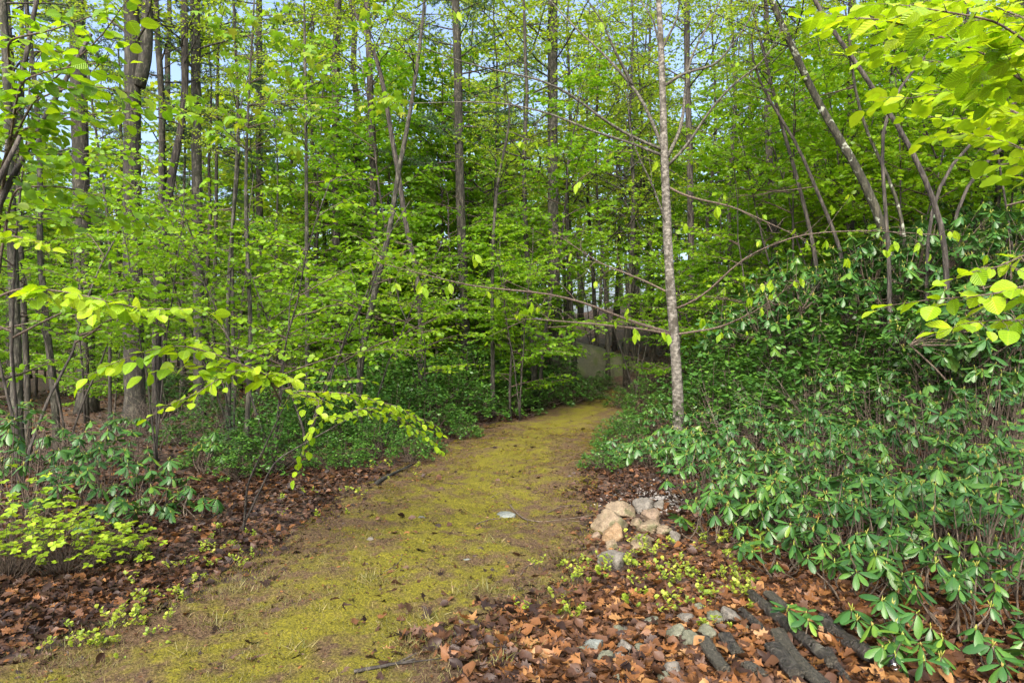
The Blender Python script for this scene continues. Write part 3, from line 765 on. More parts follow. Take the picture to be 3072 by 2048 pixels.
def build_birch():
    rng = np.random.default_rng(5)
    d = ground_px(2033, 1345)[1]
    px = [(2033, 1345), (2036, 1220), (2026, 1050), (2010, 850), (2000, 650), (1992, 430), (1986, 200), (1976, 0)]
    P = [at(x, y, d) for x, y in px]
    b = P[0].copy(); b[2] = float(gz(b[0], b[1])); P[0] = b - [0, 0, .05]
    P += [P[-1] + np.array([-.1, 0, 1.6]), P[-1] + np.array([-.25, .1, 3.2])]
    root = thing('birch_tree', 'slender pale birch standing at the right edge of the path', 'tree', b)
    pts = interp_path(P, 40) - b
    t = np.linspace(0, 1, 40)
    m = MB(); rad = .102 * (1 - t) ** .75 * .9 + .012; rad[0] *= 1.7; rad[1] *= 1.15
    m.tube(pts, rad, 14, .5, rough=.03, rng=rng)
    ob('trunk', m.mesh('trunk', M['birch']), root)
    limbs = [  # pixel path, depth change at the tip, radius at the start
        ([(1992, 451), (1872, 402), (1783, 339), (1694, 268), (1604, 232), (1470, 210), (1336, 170), (1238, 130)], -1.5, .028),
        ([(1995, 470), (1900, 430), (1783, 397), (1694, 357), (1604, 326), (1470, 304), (1247, 310)], -.5, .025),
        ([(1998, 470), (1935, 312), (1899, 259), (1828, 179), (1761, 116), (1694, 54), (1649, 0), (1600, -60)], .8, .034),
        ([(1899, 259), (1841, 147), (1810, 71), (1761, 0)], -.5, .03),
        ([(1998, 480), (2048, 380), (2052, 300), (2066, 178), (2119, 89), (2164, 0), (2190, -80)], .5, .034),
        ([(1990, 260), (2048, 220), (2150, 196), (2226, 98), (2280, 0)], -.6, .028),
        ([(2000, 500), (2060, 440), (2130, 330), (2200, 250), (2290, 190), (2360, 60)], -1.2, .028),
        ([(1988, 180), (1960, 60), (1900, -30)], .3, .025),
        ([(1985, 150), (2030, 60), (2050, -60)], -.3, .025),
        ([(2008, 700), (1960, 560), (1900, 440), (1880, 300), (1890, 180)], -1.0, .02),
        ([(2002, 560), (2060, 590), (2200, 620), (2330, 680), (2420, 720)], -1.0, .02),
        ([(2022, 1006), (1939, 988), (1783, 972), (1604, 957), (1515, 957)], -1.5, .024),
        ([(2020, 1000), (1926, 975), (1850, 948), (1760, 908), (1627, 876), (1426, 863), (1240, 815), (1113, 783)], -2.0, .026),
        ([(2022, 1004), (2160, 983), (2249, 943), (2316, 903), (2390, 840)], -1.5, .022),
        ([(2015, 930), (2100, 900), (2230, 770), (2400, 700), (2600, 690), (2820, 705)], -2.4, .02),
        ([(2010, 880), (1930, 840), (1800, 790), (1650, 690)], 1.0, .018),
    ]
    tips = []
    for li, (lp, dd, r) in enumerate(limbs):
        n = len(lp); Q = [at(x, y, d + dd * (k / (n - 1)) ** 1.2) - b for k, (x, y) in enumerate(lp)]
        if li == 3: Q[0] = at(1899, 259, d + .8 * (2 / 7) ** 1.2) - b
        pl = interp_path(Q, 18); tt = np.linspace(0, 1, 18)
        mm = MB(); mm.tube(pl, r * (1 - .85 * tt) + .002, 7, .5, cap=True, rough=.06, rng=rng)
        for s in np.arange(.3, 1.0, .07):
            p = np.array([np.interp(s, tt, pl[:, c]) for c in range(3)])
            dv = unit(pl[min(17, int(s * 17) + 1)] - pl[int(s * 17) - 1])
            q = unit(dv + rng.normal(0, .65, 3)) * rng.uniform(.25, .8)
            mid = p + q * .5 + rng.normal(0, .04, 3)
            mm.tube(np.array([p, mid, p + q]), [.006, .004, .0015], 4, .5, cap=False)
            if rng.random() < (.8 if li >= 11 else .3): tips.append((p + q, li))
        tips.append((pl[-1], li))
        ob('limb', mm.mesh('limb', M['lichen'] if li < 10 else M['twig']), root)
    cl = [(1430, 780), (1560, 945), (1590, 920), (1490, 905), (1270, 875), (1880, 945), (1905, 1010), (2005, 1020), (1990, 1010), (2160, 1015), (2110, 970), (2285, 870), (2250, 910), (2320, 855), (2400, 845), (2480, 730), (2540, 790), (2660, 760), (2680, 745), (2755, 745), (2860, 710), (2960, 780), (1130, 310), (1200, 330), (1370, 50), (1640, 140), (1800, 80), (1560, 440), (1180, 870), (1260, 855), (1345, 870), (1740, 560), (1965, 500), (2060, 690), (2150, 640)]
    P_, D_, N_, S_ = [], [], [], []
    def cluster(p, k, s0):
        for j in range(k):
            dv = unit(np.array([rng.normal(0, .35), rng.normal(0, .35), -1.0]))
            P_.append(p + rng.normal(0, .02, 3)); D_.append(dv); N_.append(rng.normal(0, 1, 3) * [1, .5, .1] + [0, -1, .2]); S_.append(s0 * rng.uniform(.75, 1.2))
    tp = np.array([q for q, _ in tips])
    twm = MB()
    for (x, y) in cl:
        dd = d - 1.3 if y > 600 else d - .5
        p = at(x, y - 14, dd) - b
        k = int(np.argmin(np.linalg.norm((tp - p) * [1, .3, 1], axis=1)))
        a = tp[k]
        twm.tube(interp_path([a, (a + p) / 2 + [0, 0, .08], p], 6), np.linspace(.004, .0015, 6), 4, .5, cap=False)
        cluster(p, int(rng.integers(2, 4)), .17)
    for q, li in tips:
        if rng.random() < .75: cluster(q, int(rng.integers(1, 4)), .11)
    ob('twigs', twm.mesh('twigs', M['twig']), root)
    n = min(300, len(P_))
    lf_objects(root, np.zeros(3), P_[:n], D_[:n], N_[:n], S_[:n], L_HANG, rng)
build_birch()

# ------------------------------------------------------------------ hazels just outside the frame that reach in
def reach_in_tree(name, label, base, stems, sprays, leafset, seed, leaf, tw_sp=.085, tw_len=.5, lf_sp=.075, jit=.25, droop=.15, maxleaf=300, mat='bright', stem_r=.04):
    """stems: polylines in metres; sprays: list of (pixel path with depth per point)"""
    g = Grow(seed); rng = g.rng
    b = np.array([base[0], base[1], float(gz(*base))])
    root = thing(name, label, 'tree', b)
    m = MB()
    for st in stems:
        pl = interp_path([np.array(p) - b for p in st], 20); tt = np.linspace(0, 1, 20)
        m.tube(pl, stem_r * (1 - .6 * tt), 8, .5, rough=.04, rng=rng)
    ob('stem', m.mesh('stem', M['bark_dark']), root)
    for sp in sprays:
        g.wood = MB()
        pl = interp_path([(at(x, y, dd) if len(q) == 0 else np.array(q)) - b for (x, y, dd, *q) in sp['path']], 24); tt = np.linspace(0, 1, 24)
        L = np.linalg.norm(np.diff(pl, axis=0), axis=1).sum()
        g.wood.tube(pl, sp.get('r', .012) * (1 - .8 * tt) + .0015, 5, .5, cap=False)
        s = sp.get('bare', .3); sg = 1
        step = tw_sp / L
        while s < 1:
            p = np.array([np.interp(s, tt, pl[:, c]) for c in range(3)])
            k = min(22, int(s * 23)); dv = unit(pl[k + 1] - pl[k])
            sd = unit(np.cross(dv, [0, 0, 1])) * sg
            q = dv * rng.uniform(.3, .9) + sd * rng.uniform(.5, 1.0) + np.array([0, 0, rng.normal(-.05, .15)])
            g.twig(p, q, tw_len * sp.get('tw', 1) * (1.05 - .6 * s) * rng.uniform(.5, 1.1), .0035, lf_sp, leaf * sp.get('ls', 1), jit, droop, mat=0)
            s += step * rng.uniform(.6, 1.3); sg = -sg
        g.twig(pl[-1], unit(pl[-1] - pl[-2]), tw_len * .5, .003, lf_sp, leaf * sp.get('ls', 1), jit, droop)
        ob('branch', g.wood.mesh('branch', M['twig']), root)
    P, D, N, S = g.arrays()
    dist = np.linalg.norm(P + b - np.array([0, 0, CAM_H]), axis=1)
    o = np.argsort(dist)
    near = o[:maxleaf]; far = o[maxleaf:]
    lf_objects(root, np.zeros(3), P[near], D[near], N[near], S[near], leafset, rng)
    if len(far):
        mm = MB(); mm.leaves(P[far], D[far], N[far], S[far], T_ROUND, rng.random(len(far)))
        tag(ob('leaves', mm.mesh('leaves', M[mat]), root), kind='stuff')
    return root

reach_in_tree('hazel_tree', 'bright hazel whose low sprays reach in at the left edge above the rhododendron', (-4.6, 5.2),
    [[(-4.6, 5.2, -.1), (-4.5, 5.1, 1.2), (-4.1, 5.0, 2.4), (-3.6, 5.0, 3.4)], [(-4.55, 5.2, 0), (-4.7, 5.4, 1.5), (-4.3, 5.8, 3.2), (-3.7, 6.0, 4.6)]],
    [dict(path=[(0, 0, 0, -4.3, 5.05, 2.0), (60, 860, 5.0), (200, 875, 4.9), (330, 905, 4.9), (440, 930, 4.9), (545, 925, 4.9)], bare=.4, r=.009, tw=.6, ls=1.2),
     dict(path=[(0, 0, 0, -4.5, 5.5, 2.2), (20, 700, 5.2), (60, 715, 5.0), (110, 725, 4.9)], bare=.5, r=.006, tw=.6),
     ], L_ROUND, 61, .10, jit=.45, droop=.22, lf_sp=.045, tw_sp=.06)
reach_in_tree('hazel_shrub', 'low bright hazel shrub left of the path sending flat sprays to the left', (-2.75, 7.0),
    [[(-2.75, 7.0, -.05), (-2.6, 6.7, .5), (-2.2, 6.3, 1.1), (-1.95, 6.1, 1.5)], [(-2.8, 7.05, -.05), (-2.4, 6.9, .7), (-1.6, 6.9, 1.15)]],
    [dict(path=[(0, 0, 0, -2.0, 6.15, 1.45), (880, 1130, 5.8), (740, 1115, 5.4), (620, 1095, 5.3), (540, 1100, 5.2)], bare=.2, r=.008, tw=.55, ls=1.15),
     dict(path=[(0, 0, 0, -2.1, 6.2, 1.35), (800, 1120, 5.5), (640, 1060, 5.3), (540, 1030, 5.2), (440, 1050, 5.1), (350, 1085, 5.0)], bare=.35, r=.008, tw=.5, ls=1.15),
     dict(path=[(700, 1110, 5.4), (650, 1140, 5.1), (580, 1185, 5.0), (535, 1200, 5.0)], bare=.1, r=.005, tw=.45),
     dict(path=[(0, 0, 0, -2.0, 6.15, 1.45), (960, 1200, 5.8), (945, 1260, 5.8), (915, 1335, 5.8)], bare=.1, r=.005, tw=.55, ls=.8),
     dict(path=[(0, 0, 0, -1.95, 6.2, 1.45), (1050, 1180, 6.2), (1180, 1215, 6.4), (1270, 1260, 6.6)], bare=.05, r=.006, tw=.7, ls=.8),
     dict(path=[(0, 0, 0, -1.8, 6.85, 1.1), (1060, 1230, 6.6), (1130, 1220, 6.6), (1200, 1250, 6.6), (1280, 1310, 6.7)], bare=.05, r=.005, tw=.7, ls=.75),
     ], L_ROUND, 64, .10, jit=.45, droop=.25, lf_sp=.045, tw_sp=.06, stem_r=.013)
reach_in_tree('hazel_tree', 'leafy hazel filling the top left corner with flat sprays', (-4.9, 6.2),
    [[(-4.9, 6.2, -.1), (-4.8, 6.2, 1.5), (-4.5, 6.0, 3.2), (-4.0, 5.8, 5.0)]],
    [dict(path=[(0, 0, 0, -4.6, 6.1, 2.9), (0, 500, 5.6), (100, 300, 5.2), (200, 200, 5.0), (300, 120, 4.9), (360, 30, 4.8)], bare=.3),
     dict(path=[(0, 0, 0, -4.55, 6.05, 3.0), (40, 330, 5.4), (200, 260, 5.2), (320, 260, 5.2), (460, 300, 5.4)], bare=.25),
     dict(path=[(0, 0, 0, -4.5, 6.0, 3.1), (60, 240, 5.0), (160, 210, 4.8), (290, 190, 4.8)], bare=.25),
     dict(path=[(0, 0, 0, -4.6, 6.1, 2.8), (30, 400, 5.6), (160, 360, 5.5), (300, 340, 5.6), (420, 330, 5.8)], bare=.25),
     dict(path=[(0, 0, 0, -4.3, 5.9, 4.0), (20, 120, 5.4), (160, 90, 5.3), (300, 40, 5.2)], bare=.25),
     dict(path=[(0, 0, 0, -4.6, 6.1, 2.5), (40, 560, 6.0), (200, 560, 6.0), (330, 600, 6.2), (420, 640, 6.4)], bare=.3),
     dict(path=[(0, 0, 0, -4.7, 6.2, 2.2), (20, 640, 6.2), (120, 660, 6.0), (240, 650, 6.2), (360, 660, 6.4)], bare=.3),
     ], L_HAZ, 62, .105, jit=.45, droop=.15, lf_sp=.055, mat='hazel')
reach_in_tree('hazel_tree', 'large-leaved hazel hanging in from the top right corner', (3.6, 3.9),
    [[(3.6, 3.9, -.1), (3.55, 3.9, 1.2), (3.5, 3.9, 2.4), (3.0, 3.8, 3.9)]],
    [dict(path=[(0, 0, 0, 3.3, 3.85, 3.2), (3072, 120, 3.6), (2980, 60, 3.5), (2860, 40, 3.5), (2740, 20, 3.5)], bare=.25, r=.01),
     dict(path=[(0, 0, 0, 3.35, 3.85, 3.0), (3090, 260, 3.8), (2960, 160, 3.9), (2820, 110, 4.0), (2660, 60, 4.0), (2520, 50, 4.2)], bare=.25, r=.01),
     dict(path=[(0, 0, 0, 3.4, 3.85, 2.8), (3100, 360, 4.2), (2960, 300, 4.4), (2820, 280, 4.6), (2700, 300, 4.8)], bare=.25, r=.009),
     dict(path=[(0, 0, 0, 3.45, 3.9, 2.6), (3080, 450, 4.6), (2960, 400, 4.8), (2860, 410, 5.0)], bare=.3, r=.008),
     dict(path=[(0, 0, 0, 3.3, 3.85, 3.3), (3090, 60, 5.0), (2900, -10, 5.4), (2700, 20, 5.8), (2560, 60, 6.0)], bare=.2, r=.01, ls=.95),
     dict(path=[(0, 0, 0, 3.3, 3.85, 3.2), (3090, 160, 5.4), (2930, 200, 5.8), (2760, 180, 6.2), (2600, 160, 6.6)], bare=.2, r=.01, ls=.95),
     dict(path=[(0, 0, 0, 3.3, 3.85, 3.1), (3090, 330, 6.0), (2930, 360, 6.6), (2780, 350, 7.0)], bare=.25, r=.01, ls=.95),
     dict(path=[(0, 0, 0, 3.5, 3.9, 2.2), (3090, 850, 3.55), (3000, 880, 3.5), (2900, 890, 3.5), (2780, 900, 3.5)], bare=.3, r=.007, tw=.75, ls=.85),
     dict(path=[(0, 0, 0, 3.5, 3.9, 2.1), (3090, 960, 3.5), (3000, 960, 3.45), (2930, 965, 3.4)], bare=.4, r=.006, tw=.6, ls=.85),
     dict(path=[(0, 0, 0, 3.5, 3.9, 2.3), (3080, 760, 3.8), (3000, 800, 3.7), (2920, 815, 3.6)], bare=.45, r=.006, tw=.5, ls=.8),
     ], L_ROUND, 63, .13, jit=.38, droop=.15, tw_sp=.07, tw_len=.5, lf_sp=.055)

# maple-leaved sapling with drooping leaves in the upper left centre
def maple_sap():
    rng = np.random.default_rng(77)
    base = np.array([-4.3, 11.0, 0.0]); base[2] = float(gz(base[0], base[1]))
    root = thing('maple_sapling', 'young maple with drooping lobed leaves in the upper left centre', 'tree', base)
    LM = leaf_meshes('maple_leaf', T_MAPLE, M['maple'])
    m = MB(); P = interp_path([base, base + [.1, 0, 2], at(735, 600, 11), at(745, 300, 11), at(760, 60, 11), at(770, -150, 11)], 24) - base
    m.tube(P, np.linspace(.045, .01, 24), 8, .5, rough=.03, rng=rng); ob('trunk', m.mesh('trunk', M['bark_grey']), root)
    spots = [(700, 110), (780, 90), (850, 120), (690, 160), (900, 150), (720, 210), (800, 190), (860, 220), (780, 280), (690, 330), (720, 360), (790, 350), (830, 370), (860, 420), (640, 400), (700, 420), (900, 330), (930, 260), (540, 300), (600, 310), (560, 340), (880, 450), (960, 200), (650, 60), (820, 40), (1160, 300), (1130, 320), (1175, 290), (1110, 20), (1090, 60)]
    bm = MB(); lp = []
    for (x, y) in spots:
        p = at(x, y, 11 + rng.normal(0, .5)) - base
        k = int(np.argmin(np.abs(P[:, 2] - (p[2] - .25)))); bm.tube(interp_path([P[k], (P[k] + p) / 2 + [0, 0, .1], p], 6), np.linspace(.008, .002, 6), 4, .5, cap=False)
        for j in range(10):
            a = rng.uniform(0, 6.28)
            lp.append((p + rng.normal(0, .13, 3) * [1, 1, .5], np.array([math.cos(a), math.sin(a), rng.uniform(-1.3, -.4)]), np.array([math.cos(a) * .8, math.sin(a) * .8, .8]), rng.uniform(.13, .21)))
    ob('branch', bm.mesh('branch', M['twig']), root)
    lf_objects(root, np.zeros(3), [q[0] for q in lp], [q[1] for q in lp], [q[2] for q in lp], [q[3] for q in lp], LM, rng)
maple_sap()

# ------------------------------------------------------------------ generated shrubs and trees, one object each
def put_under(var, name, label, x, y, s, group, rz=None):
    st, br, fo = var
    root = thing(name, label, 'tree', (x, y, float(gz(x, y)) - .03), RND.uniform(0, 6.28) if rz is None else rz, s, group)
    ob('stem', st, root); ob('branches', br, root); ob('foliage', fo, root)
    return root

def xd(px, d): return (px - 1536) / FPX * d
# (px, depth, variant, scale): hazels of the left and centre
for k, (px, d, v, s, lab) in enumerate([
    (60, 9.0, 0, .95, 'hazel shrub with arching stems at the left edge, behind the rhododendron'),
    (470, 10.5, 4, .7, 'hazel shrub in front of the broad oak, leaves in flat tiers'),
    (700, 12.5, 2, .85, 'hazel shrub between the straight ash and the thin poles'),
    (920, 11.5, 1, .95, 'hazel shrub left of the smooth leaning trunk'),
    (1090, 13.0, 0, .75, 'hazel shrub around the foot of the smooth leaning trunk'),
    (1300, 15.0, 1, .9, 'hazel shrub above the laurel thicket near the picture centre'),
    (1560, 16.5, 4, .75, 'hazel shrub between the centre pine and the shaggy grey trunk'),
    (1780, 30.0, 3, 1.1, 'hazel shrub standing behind the boulder'),
    (2250, 15.5, 2, 1.0, 'hazel shrub right of the birch, behind the bank'),
    (2480, 16.0, 3, 1.15, 'hazel shrub behind the mossy sweeping trunk'),
    (2700, 14.5, 4, 1.15, 'hazel shrub among the right-hand stems'),
    (2760, 17.0, 3, 1.4, 'tallest hazel shrub behind the arching stems of the bank'),
    (3080, 13.2, 4, 1.2, 'hazel shrub at the right edge behind the rhododendrons'),
    (200, 12.5, 4, .85, 'hazel shrub left of the broad oak, under the pine'),
    (2600, 15.2, 3, 1.15, 'tall hazel shrub close behind the mossy sweeping trunk'),
    (2820, 15.0, 4, 1.3, 'tall hazel shrub below the large-leaved corner branches'),
    (2980, 14.6, 3, 1.25, 'hazel shrub at the right edge under the top right corner'),
    (2380, 15.6, 4, 1.3, 'hazel shrub around the leftmost stems of the bank'),
    (2150, 18.0, 0, 1.0, 'hazel shrub close behind the birch on its right'),
    (1905, 20.0, 4, .9, 'hazel shrub close behind the birch on its left'),
    (820, 10.0, 0, .75, 'hazel shrub below the drooping maple leaves'),
    ]):
    put_under(HAZ[v], 'hazel_shrub', lab, xd(px, d), d, s, None)

def scatter(n, dlo, dhi, pxlo, pxhi, mind, seed, avoid=None):
    r = random.Random(seed); out = []
    tries = 0
    while len(out) < n and tries < 20000:
        tries += 1
        d = dlo + (dhi - dlo) * r.random() ** .8; px = r.uniform(pxlo, pxhi); x = xd(px, d)
        if abs(float(path_u(x, d))) < 1.3 and d < 24: continue
        if avoid and avoid[0] < px < avoid[1] and d < avoid[2]: continue
        if all((x - a) ** 2 + (d - b) ** 2 > mind ** 2 for a, b in out):
            out.append((x, d))
    return out
for k, (x, y) in enumerate(scatter(34, 17, 30, 1050, 3350, 1.5, 11, (1590, 2000, 31))):
    put_under(UND[k % 5], 'beech_tree', 'leafy green understory tree in the wood behind the path', x, y, RND.uniform(.75, 1.1), 'understory trees behind the path')
for k, (x, y) in enumerate(scatter(12, 19, 32, -250, 1100, 1.8, 12)):
    put_under(UND[(k * 2) % 5], 'beech_tree', 'leafy understory tree among the trunks on the left', x, y, RND.uniform(.6, .95), 'understory trees among the left trunks')
for k, (x, y) in enumerate(scatter(64, 29, 52, -300, 3400, 2.0, 13)):
    put_under(FARU[k % 3], 'beech_tree', 'far understory tree deep in the wood', x, y, RND.uniform(1.0, 1.6), 'far understory trees')

for k, (x, y) in enumerate(scatter(30, 18, 30, 850, 3300, 1.4, 14, (1620, 1980, 31))):
    put_under(UND[(1, 4)[k % 2]], 'beech_tree', 'tall leafy understory tree filling the gaps between trunks', x, y, RND.uniform(1.15, 1.5), 'tall understory trees')
for k, (x, y) in enumerate(scatter(12, 24, 34, -200, 900, 1.8, 15)):
    put_under(UND[(1, 4)[k % 2]], 'beech_tree', 'tall leafy tree among the far left trunks', x, y, RND.uniform(1.15, 1.5), 'tall trees among the far left trunks')
for k, (px, d, v) in enumerate([(1450, 22, 2), (1540, 26, 0), (1600, 19, 3), (1720, 24, 0), (1790, 28, 2), (1880, 23, 1), (1960, 27, 2), (2120, 24, 0), (2200, 20, 1), (2230, 28, 2), (1300, 25, 1)]):
    x = xd(px, d)
    root = thing('maple_tree', 'leafy canopy maple behind the birch limbs', 'tree', (x, d, float(gz(x, d)) - .05), RND.uniform(0, 6.28), RND.uniform(.9, 1.05), 'canopy maples behind the birch')
    ob('trunk', TRK[2], root); w, f = CAN[v]; Mx = Matrix.Translation((0, 0, RND.uniform(5.0, 6.5))) @ Rz(RND.uniform(0, 6.28)) @ Matrix.Scale(RND.uniform(1.0, 1.25), 4)
    ob('limbs', w, root, Mx); ob('crown', f, root, Mx)

def put_canopy(x, y, k, label, group, pine=False):
    root = thing('pine_tree' if pine else 'oak_tree', label, 'tree', (x, y, float(gz(x, y)) - .05), RND.uniform(0, 6.28), RND.uniform(.85, 1.15), group)
    ob('trunk', TRK[k % 4], root)
    w, f = (PIN[k % 2] if pine else FARC[k % 3])
    z = RND.uniform(3.5, 6.0); s = RND.uniform(.95, 1.3)
    Mx = Matrix.Translation((0, 0, z)) @ Rz(RND.uniform(0, 6.28)) @ Matrix.Scale(s, 4)
    ob('limbs', w, root, Mx); ob('needles' if pine else 'crown', f, root, Mx)
for k, (x, y) in enumerate(scatter(56, 25, 64, -300, 3400, 2.4, 21)):
    p = (k % 4 == 0)
    put_canopy(x, y, k, 'far pine trunk with dark needles deep in the wood' if p else 'far slim forest tree deep in the wood', 'far pines' if p else 'far forest trees', p)
for k, (x, y) in enumerate(scatter(30, 23, 36, 700, 3400, 2.0, 23)):
    root = thing('maple_tree', 'slim leafy maple of the middle distance', 'tree', (x, y, float(gz(x, y)) - .05), RND.uniform(0, 6.28), RND.uniform(.8, 1.0), 'slim maples of the middle distance')
    ob('trunk', TRK[2 + k % 2], root)
    w, f = CAN[k % 4]; Mx = Matrix.Translation((0, 0, RND.uniform(4.0, 6.5))) @ Rz(RND.uniform(0, 6.28)) @ Matrix.Scale(RND.uniform(.9, 1.15), 4)
    ob('limbs', w, root, Mx); ob('crown', f, root, Mx)
for k, (x, y) in enumerate(scatter(16, 19, 34, -350, 800, 1.6, 22)):
    root = thing('dead_pine', 'thin far pole with bare dead twigs among the left trunks', 'tree', (x, y, float(gz(x, y)) - .05), RND.uniform(0, 6.28), RND.uniform(.5, .9), 'thin bare poles on the left')
    ob('trunk', TRK[1 + k % 2], root)
    w, f = PIN[k % 2]; Mx = Matrix.Translation((0, 0, RND.uniform(9, 10.5))) @ Matrix.Scale(.7, 4)
    ob('limbs', w, root, Mx); ob('needles', f, root, Mx)
# the far-off wood that closes the view
def far_wood():
    rng = np.random.default_rng(88); lf = MB(); wd = MB()
    for k in range(150):
        y = rng.uniform(64, 105); x = (rng.uniform(-500, 3600) - 1536) / FPX * y; z0 = float(gz(x, y)); h = rng.uniform(13, 24); R_ = rng.uniform(2.5, 4.5)
        wd.tube(np.array([[x, y, z0 - .1], [x + rng.normal(0, .3), y, z0 + h * .5], [x, y, z0 + h * .9]]), [.22, .16, .05], 6, .5, cap=False)
        nc = 26; c = rng.normal(0, .55, (nc, 3)); c = c * [R_, R_, h * .36] + [x, y, z0 + h * .58]
        m = 26; P = (c[:, None] + rng.normal(0, .75, (nc, m, 3))).reshape(-1, 3); P = P[P[:, 2] > z0 + .3]
        lf.leaves(P, rng.normal(0, 1, P.shape), rng.normal(0, 1, P.shape) + [0, 0, .6], rng.uniform(.3, .55, len(P)), T_RHOMB, np.clip(rng.normal(.5, .2, len(P)) + rng.normal(0, .2), 0, 1))
    root = tag(thing('far_wood', 'far-off wood seen as a green mass between the trunks', 'wood', (0, 0, 0)), kind='stuff')
    tag(ob('trunks', wd.mesh('trunks', M['bark_dark']), root), kind='stuff'); tag(ob('crowns', lf.mesh('crowns', M['canopy']), root), kind='stuff')
far_wood()
# pine seedling on the left
sd = at(690, 1035, 9.5); sd[2] = float(gz(sd[0], sd[1]))
root = thing('pine_seedling', 'small pine seedling with a blue-green needle tuft on the left forest floor', 'tree', sd, .4, .14)
ob('trunk', TRK[2], root, Matrix.Scale(.4, 4)); ob('needles', PIN[0][1], root, Matrix.Translation((0, 0, 3.2)) @ Matrix.Scale(.5, 4))

# ------------------------------------------------------------------ laurel thicket
def laurel_variant(seed, h=1.5, R=.9, nwh=150):
    rng = np.random.default_rng(seed); st = MB(); lf = MB()
    for k in range(nwh):
        a = rng.uniform(0, 6.28); q = rng.random() ** .6; z = h * (1 - .75 * q * q) * rng.uniform(.35, 1.02)
        tip = np.array([math.cos(a) * q * R, math.sin(a) * q * R, z])
        if k % 3 == 0:
            b = np.array([rng.normal(0, .08), rng.normal(0, .08), 0]); mid = (b + tip) / 2 + rng.normal(0, .1, 3)
            st.tube(interp_path([b, mid, tip], 6), np.linspace(.014, .004, 6), 4, .5, cap=False)
        K = int(rng.integers(8, 13))
        aa = np.arange(K) * 2.4 + rng.random() * 6
        D = np.stack([np.cos(aa), np.sin(aa), rng.uniform(-.5, .75, K)], -1)
        lf.leaves(tip + rng.normal(0, .035, (K, 3)), D, np.array([0, 0, 1]) + rng.normal(0, .35, (K, 3)), rng.uniform(.07, .115, K), T_RHODO_LO, np.clip(rng.normal(.5, .25, K), 0, 1), 0, 1.35)
    return st.mesh('stems', M['stem']), lf.mesh('foliage', M['laurel'])
LAU = [laurel_variant(600), laurel_variant(601, 1.3, 1.0), laurel_variant(602, 1.75, .95, 170), laurel_variant(603, 1.0, .8, 110)]
lau = [(900, 12.0, .5), (1010, 12.3, .6), (1120, 12.2, .55), (1060, 13.5, .85), (1180, 13.4, .8), (960, 13.6, .8), (1290, 13.6, .7), (1130, 15, 1.2), (1240, 15.2, 1.15), (1010, 15.5, 1.1), (1350, 15.4, .95), (1430, 16.2, .95), (1180, 17, 1.35), (1300, 17.3, 1.2), (1420, 18, 1.15), (1540, 17.6, .95), (1500, 19.5, 1.1), (1620, 19.3, .95), (1690, 20.2, .9), (1760, 21.5, .8), (1100, 18.5, 1.3), (1000, 17.8, 1.1), (1590, 21.5, 1.05), (1810, 23.2, .7), (880, 14.4, .7)]
laulab = row_labels([(l_[0], -l_[1]) for l_ in lau], [(-12.9, 'front row'), (-14.6, 'second row'), (-16.5, 'third row'), (-18.9, 'fourth row'), (-99, 'rear row')], 'dark laurel in the thicket left of the path, %s from left in its %s')
for k, (px, d, s) in enumerate(lau):
    x = xd(px, d)
    st, fo = LAU[k % 4]
    root = thing('laurel_shrub', laulab[k], 'shrub', (x, d, float(gz(x, d)) - .02), RND.uniform(0, 6.28), s, 'laurel shrubs left of the path')
    ob('stems', st, root); ob('foliage', fo, root)
for k, (px, d, s) in enumerate([(2160, 12.5, 1.0), (2260, 11.8, 1.1), (2340, 12.6, 1.3), (2430, 11.6, 1.15), (2520, 12.2, 1.35), (2610, 11.4, 1.2), (2700, 11.9, 1.4), (2790, 11.2, 1.2), (2880, 11.6, 1.35), (2980, 11.0, 1.2), (3070, 10.8, 1.3), (2230, 13.6, 1.4), (2110, 14.5, 1.1)]):
    x = xd(px, d); st, fo = LAU[(k + 2) % 4]
    root = thing('laurel_shrub', 'olive small-leaved laurel in the tangle behind the rhododendron bank, %s from the left' % ORD[k], 'shrub', (x, d, float(gz(x, d)) - .02), RND.uniform(0, 6.28), s, 'laurels behind the rhododendron bank')
    ob('stems', st, root); ob('foliage', fo, root)
# small laurels at the left path edge and under the left trees
for k, (px, py, s) in enumerate([(1385, 1315, .45), (1230, 1390, .4), (1290, 1360, .4), (1130, 1370, .5), (1040, 1400, .4), (820, 1420, .6), (740, 1330, .7), (660, 1290, .8), (560, 1330, .6), (720, 1440, .45), (860, 1350, .7), (930, 1310, .8), (640, 1400, .5), (500, 1260, .9), (800, 1260, .9), (980, 1400, .35), (1860, 1225, .5), (1930, 1240, .6), (1900, 1300, .55), (1830, 1340, .4), (1800, 1410, .35), (1880, 1350, .45), (1990, 1240, .6), (2150, 1220, .8), (2280, 1210, .9)]):
    p = ground_px(px, py)
    st, fo = LAU[(k + 1) % 4]
    side = 'left' if px < 1600 else 'right'
    root = thing('laurel_shrub', 'small loose laurel bush on the leafy ground left of the path' if px < 1600 else 'low laurel bush on the right path edge by the birch', 'shrub', p - [0, 0, .02], RND.uniform(0, 6.28), s, 'small laurels %s of the path' % side)
    ob('stems', st, root); ob('foliage', fo, root)

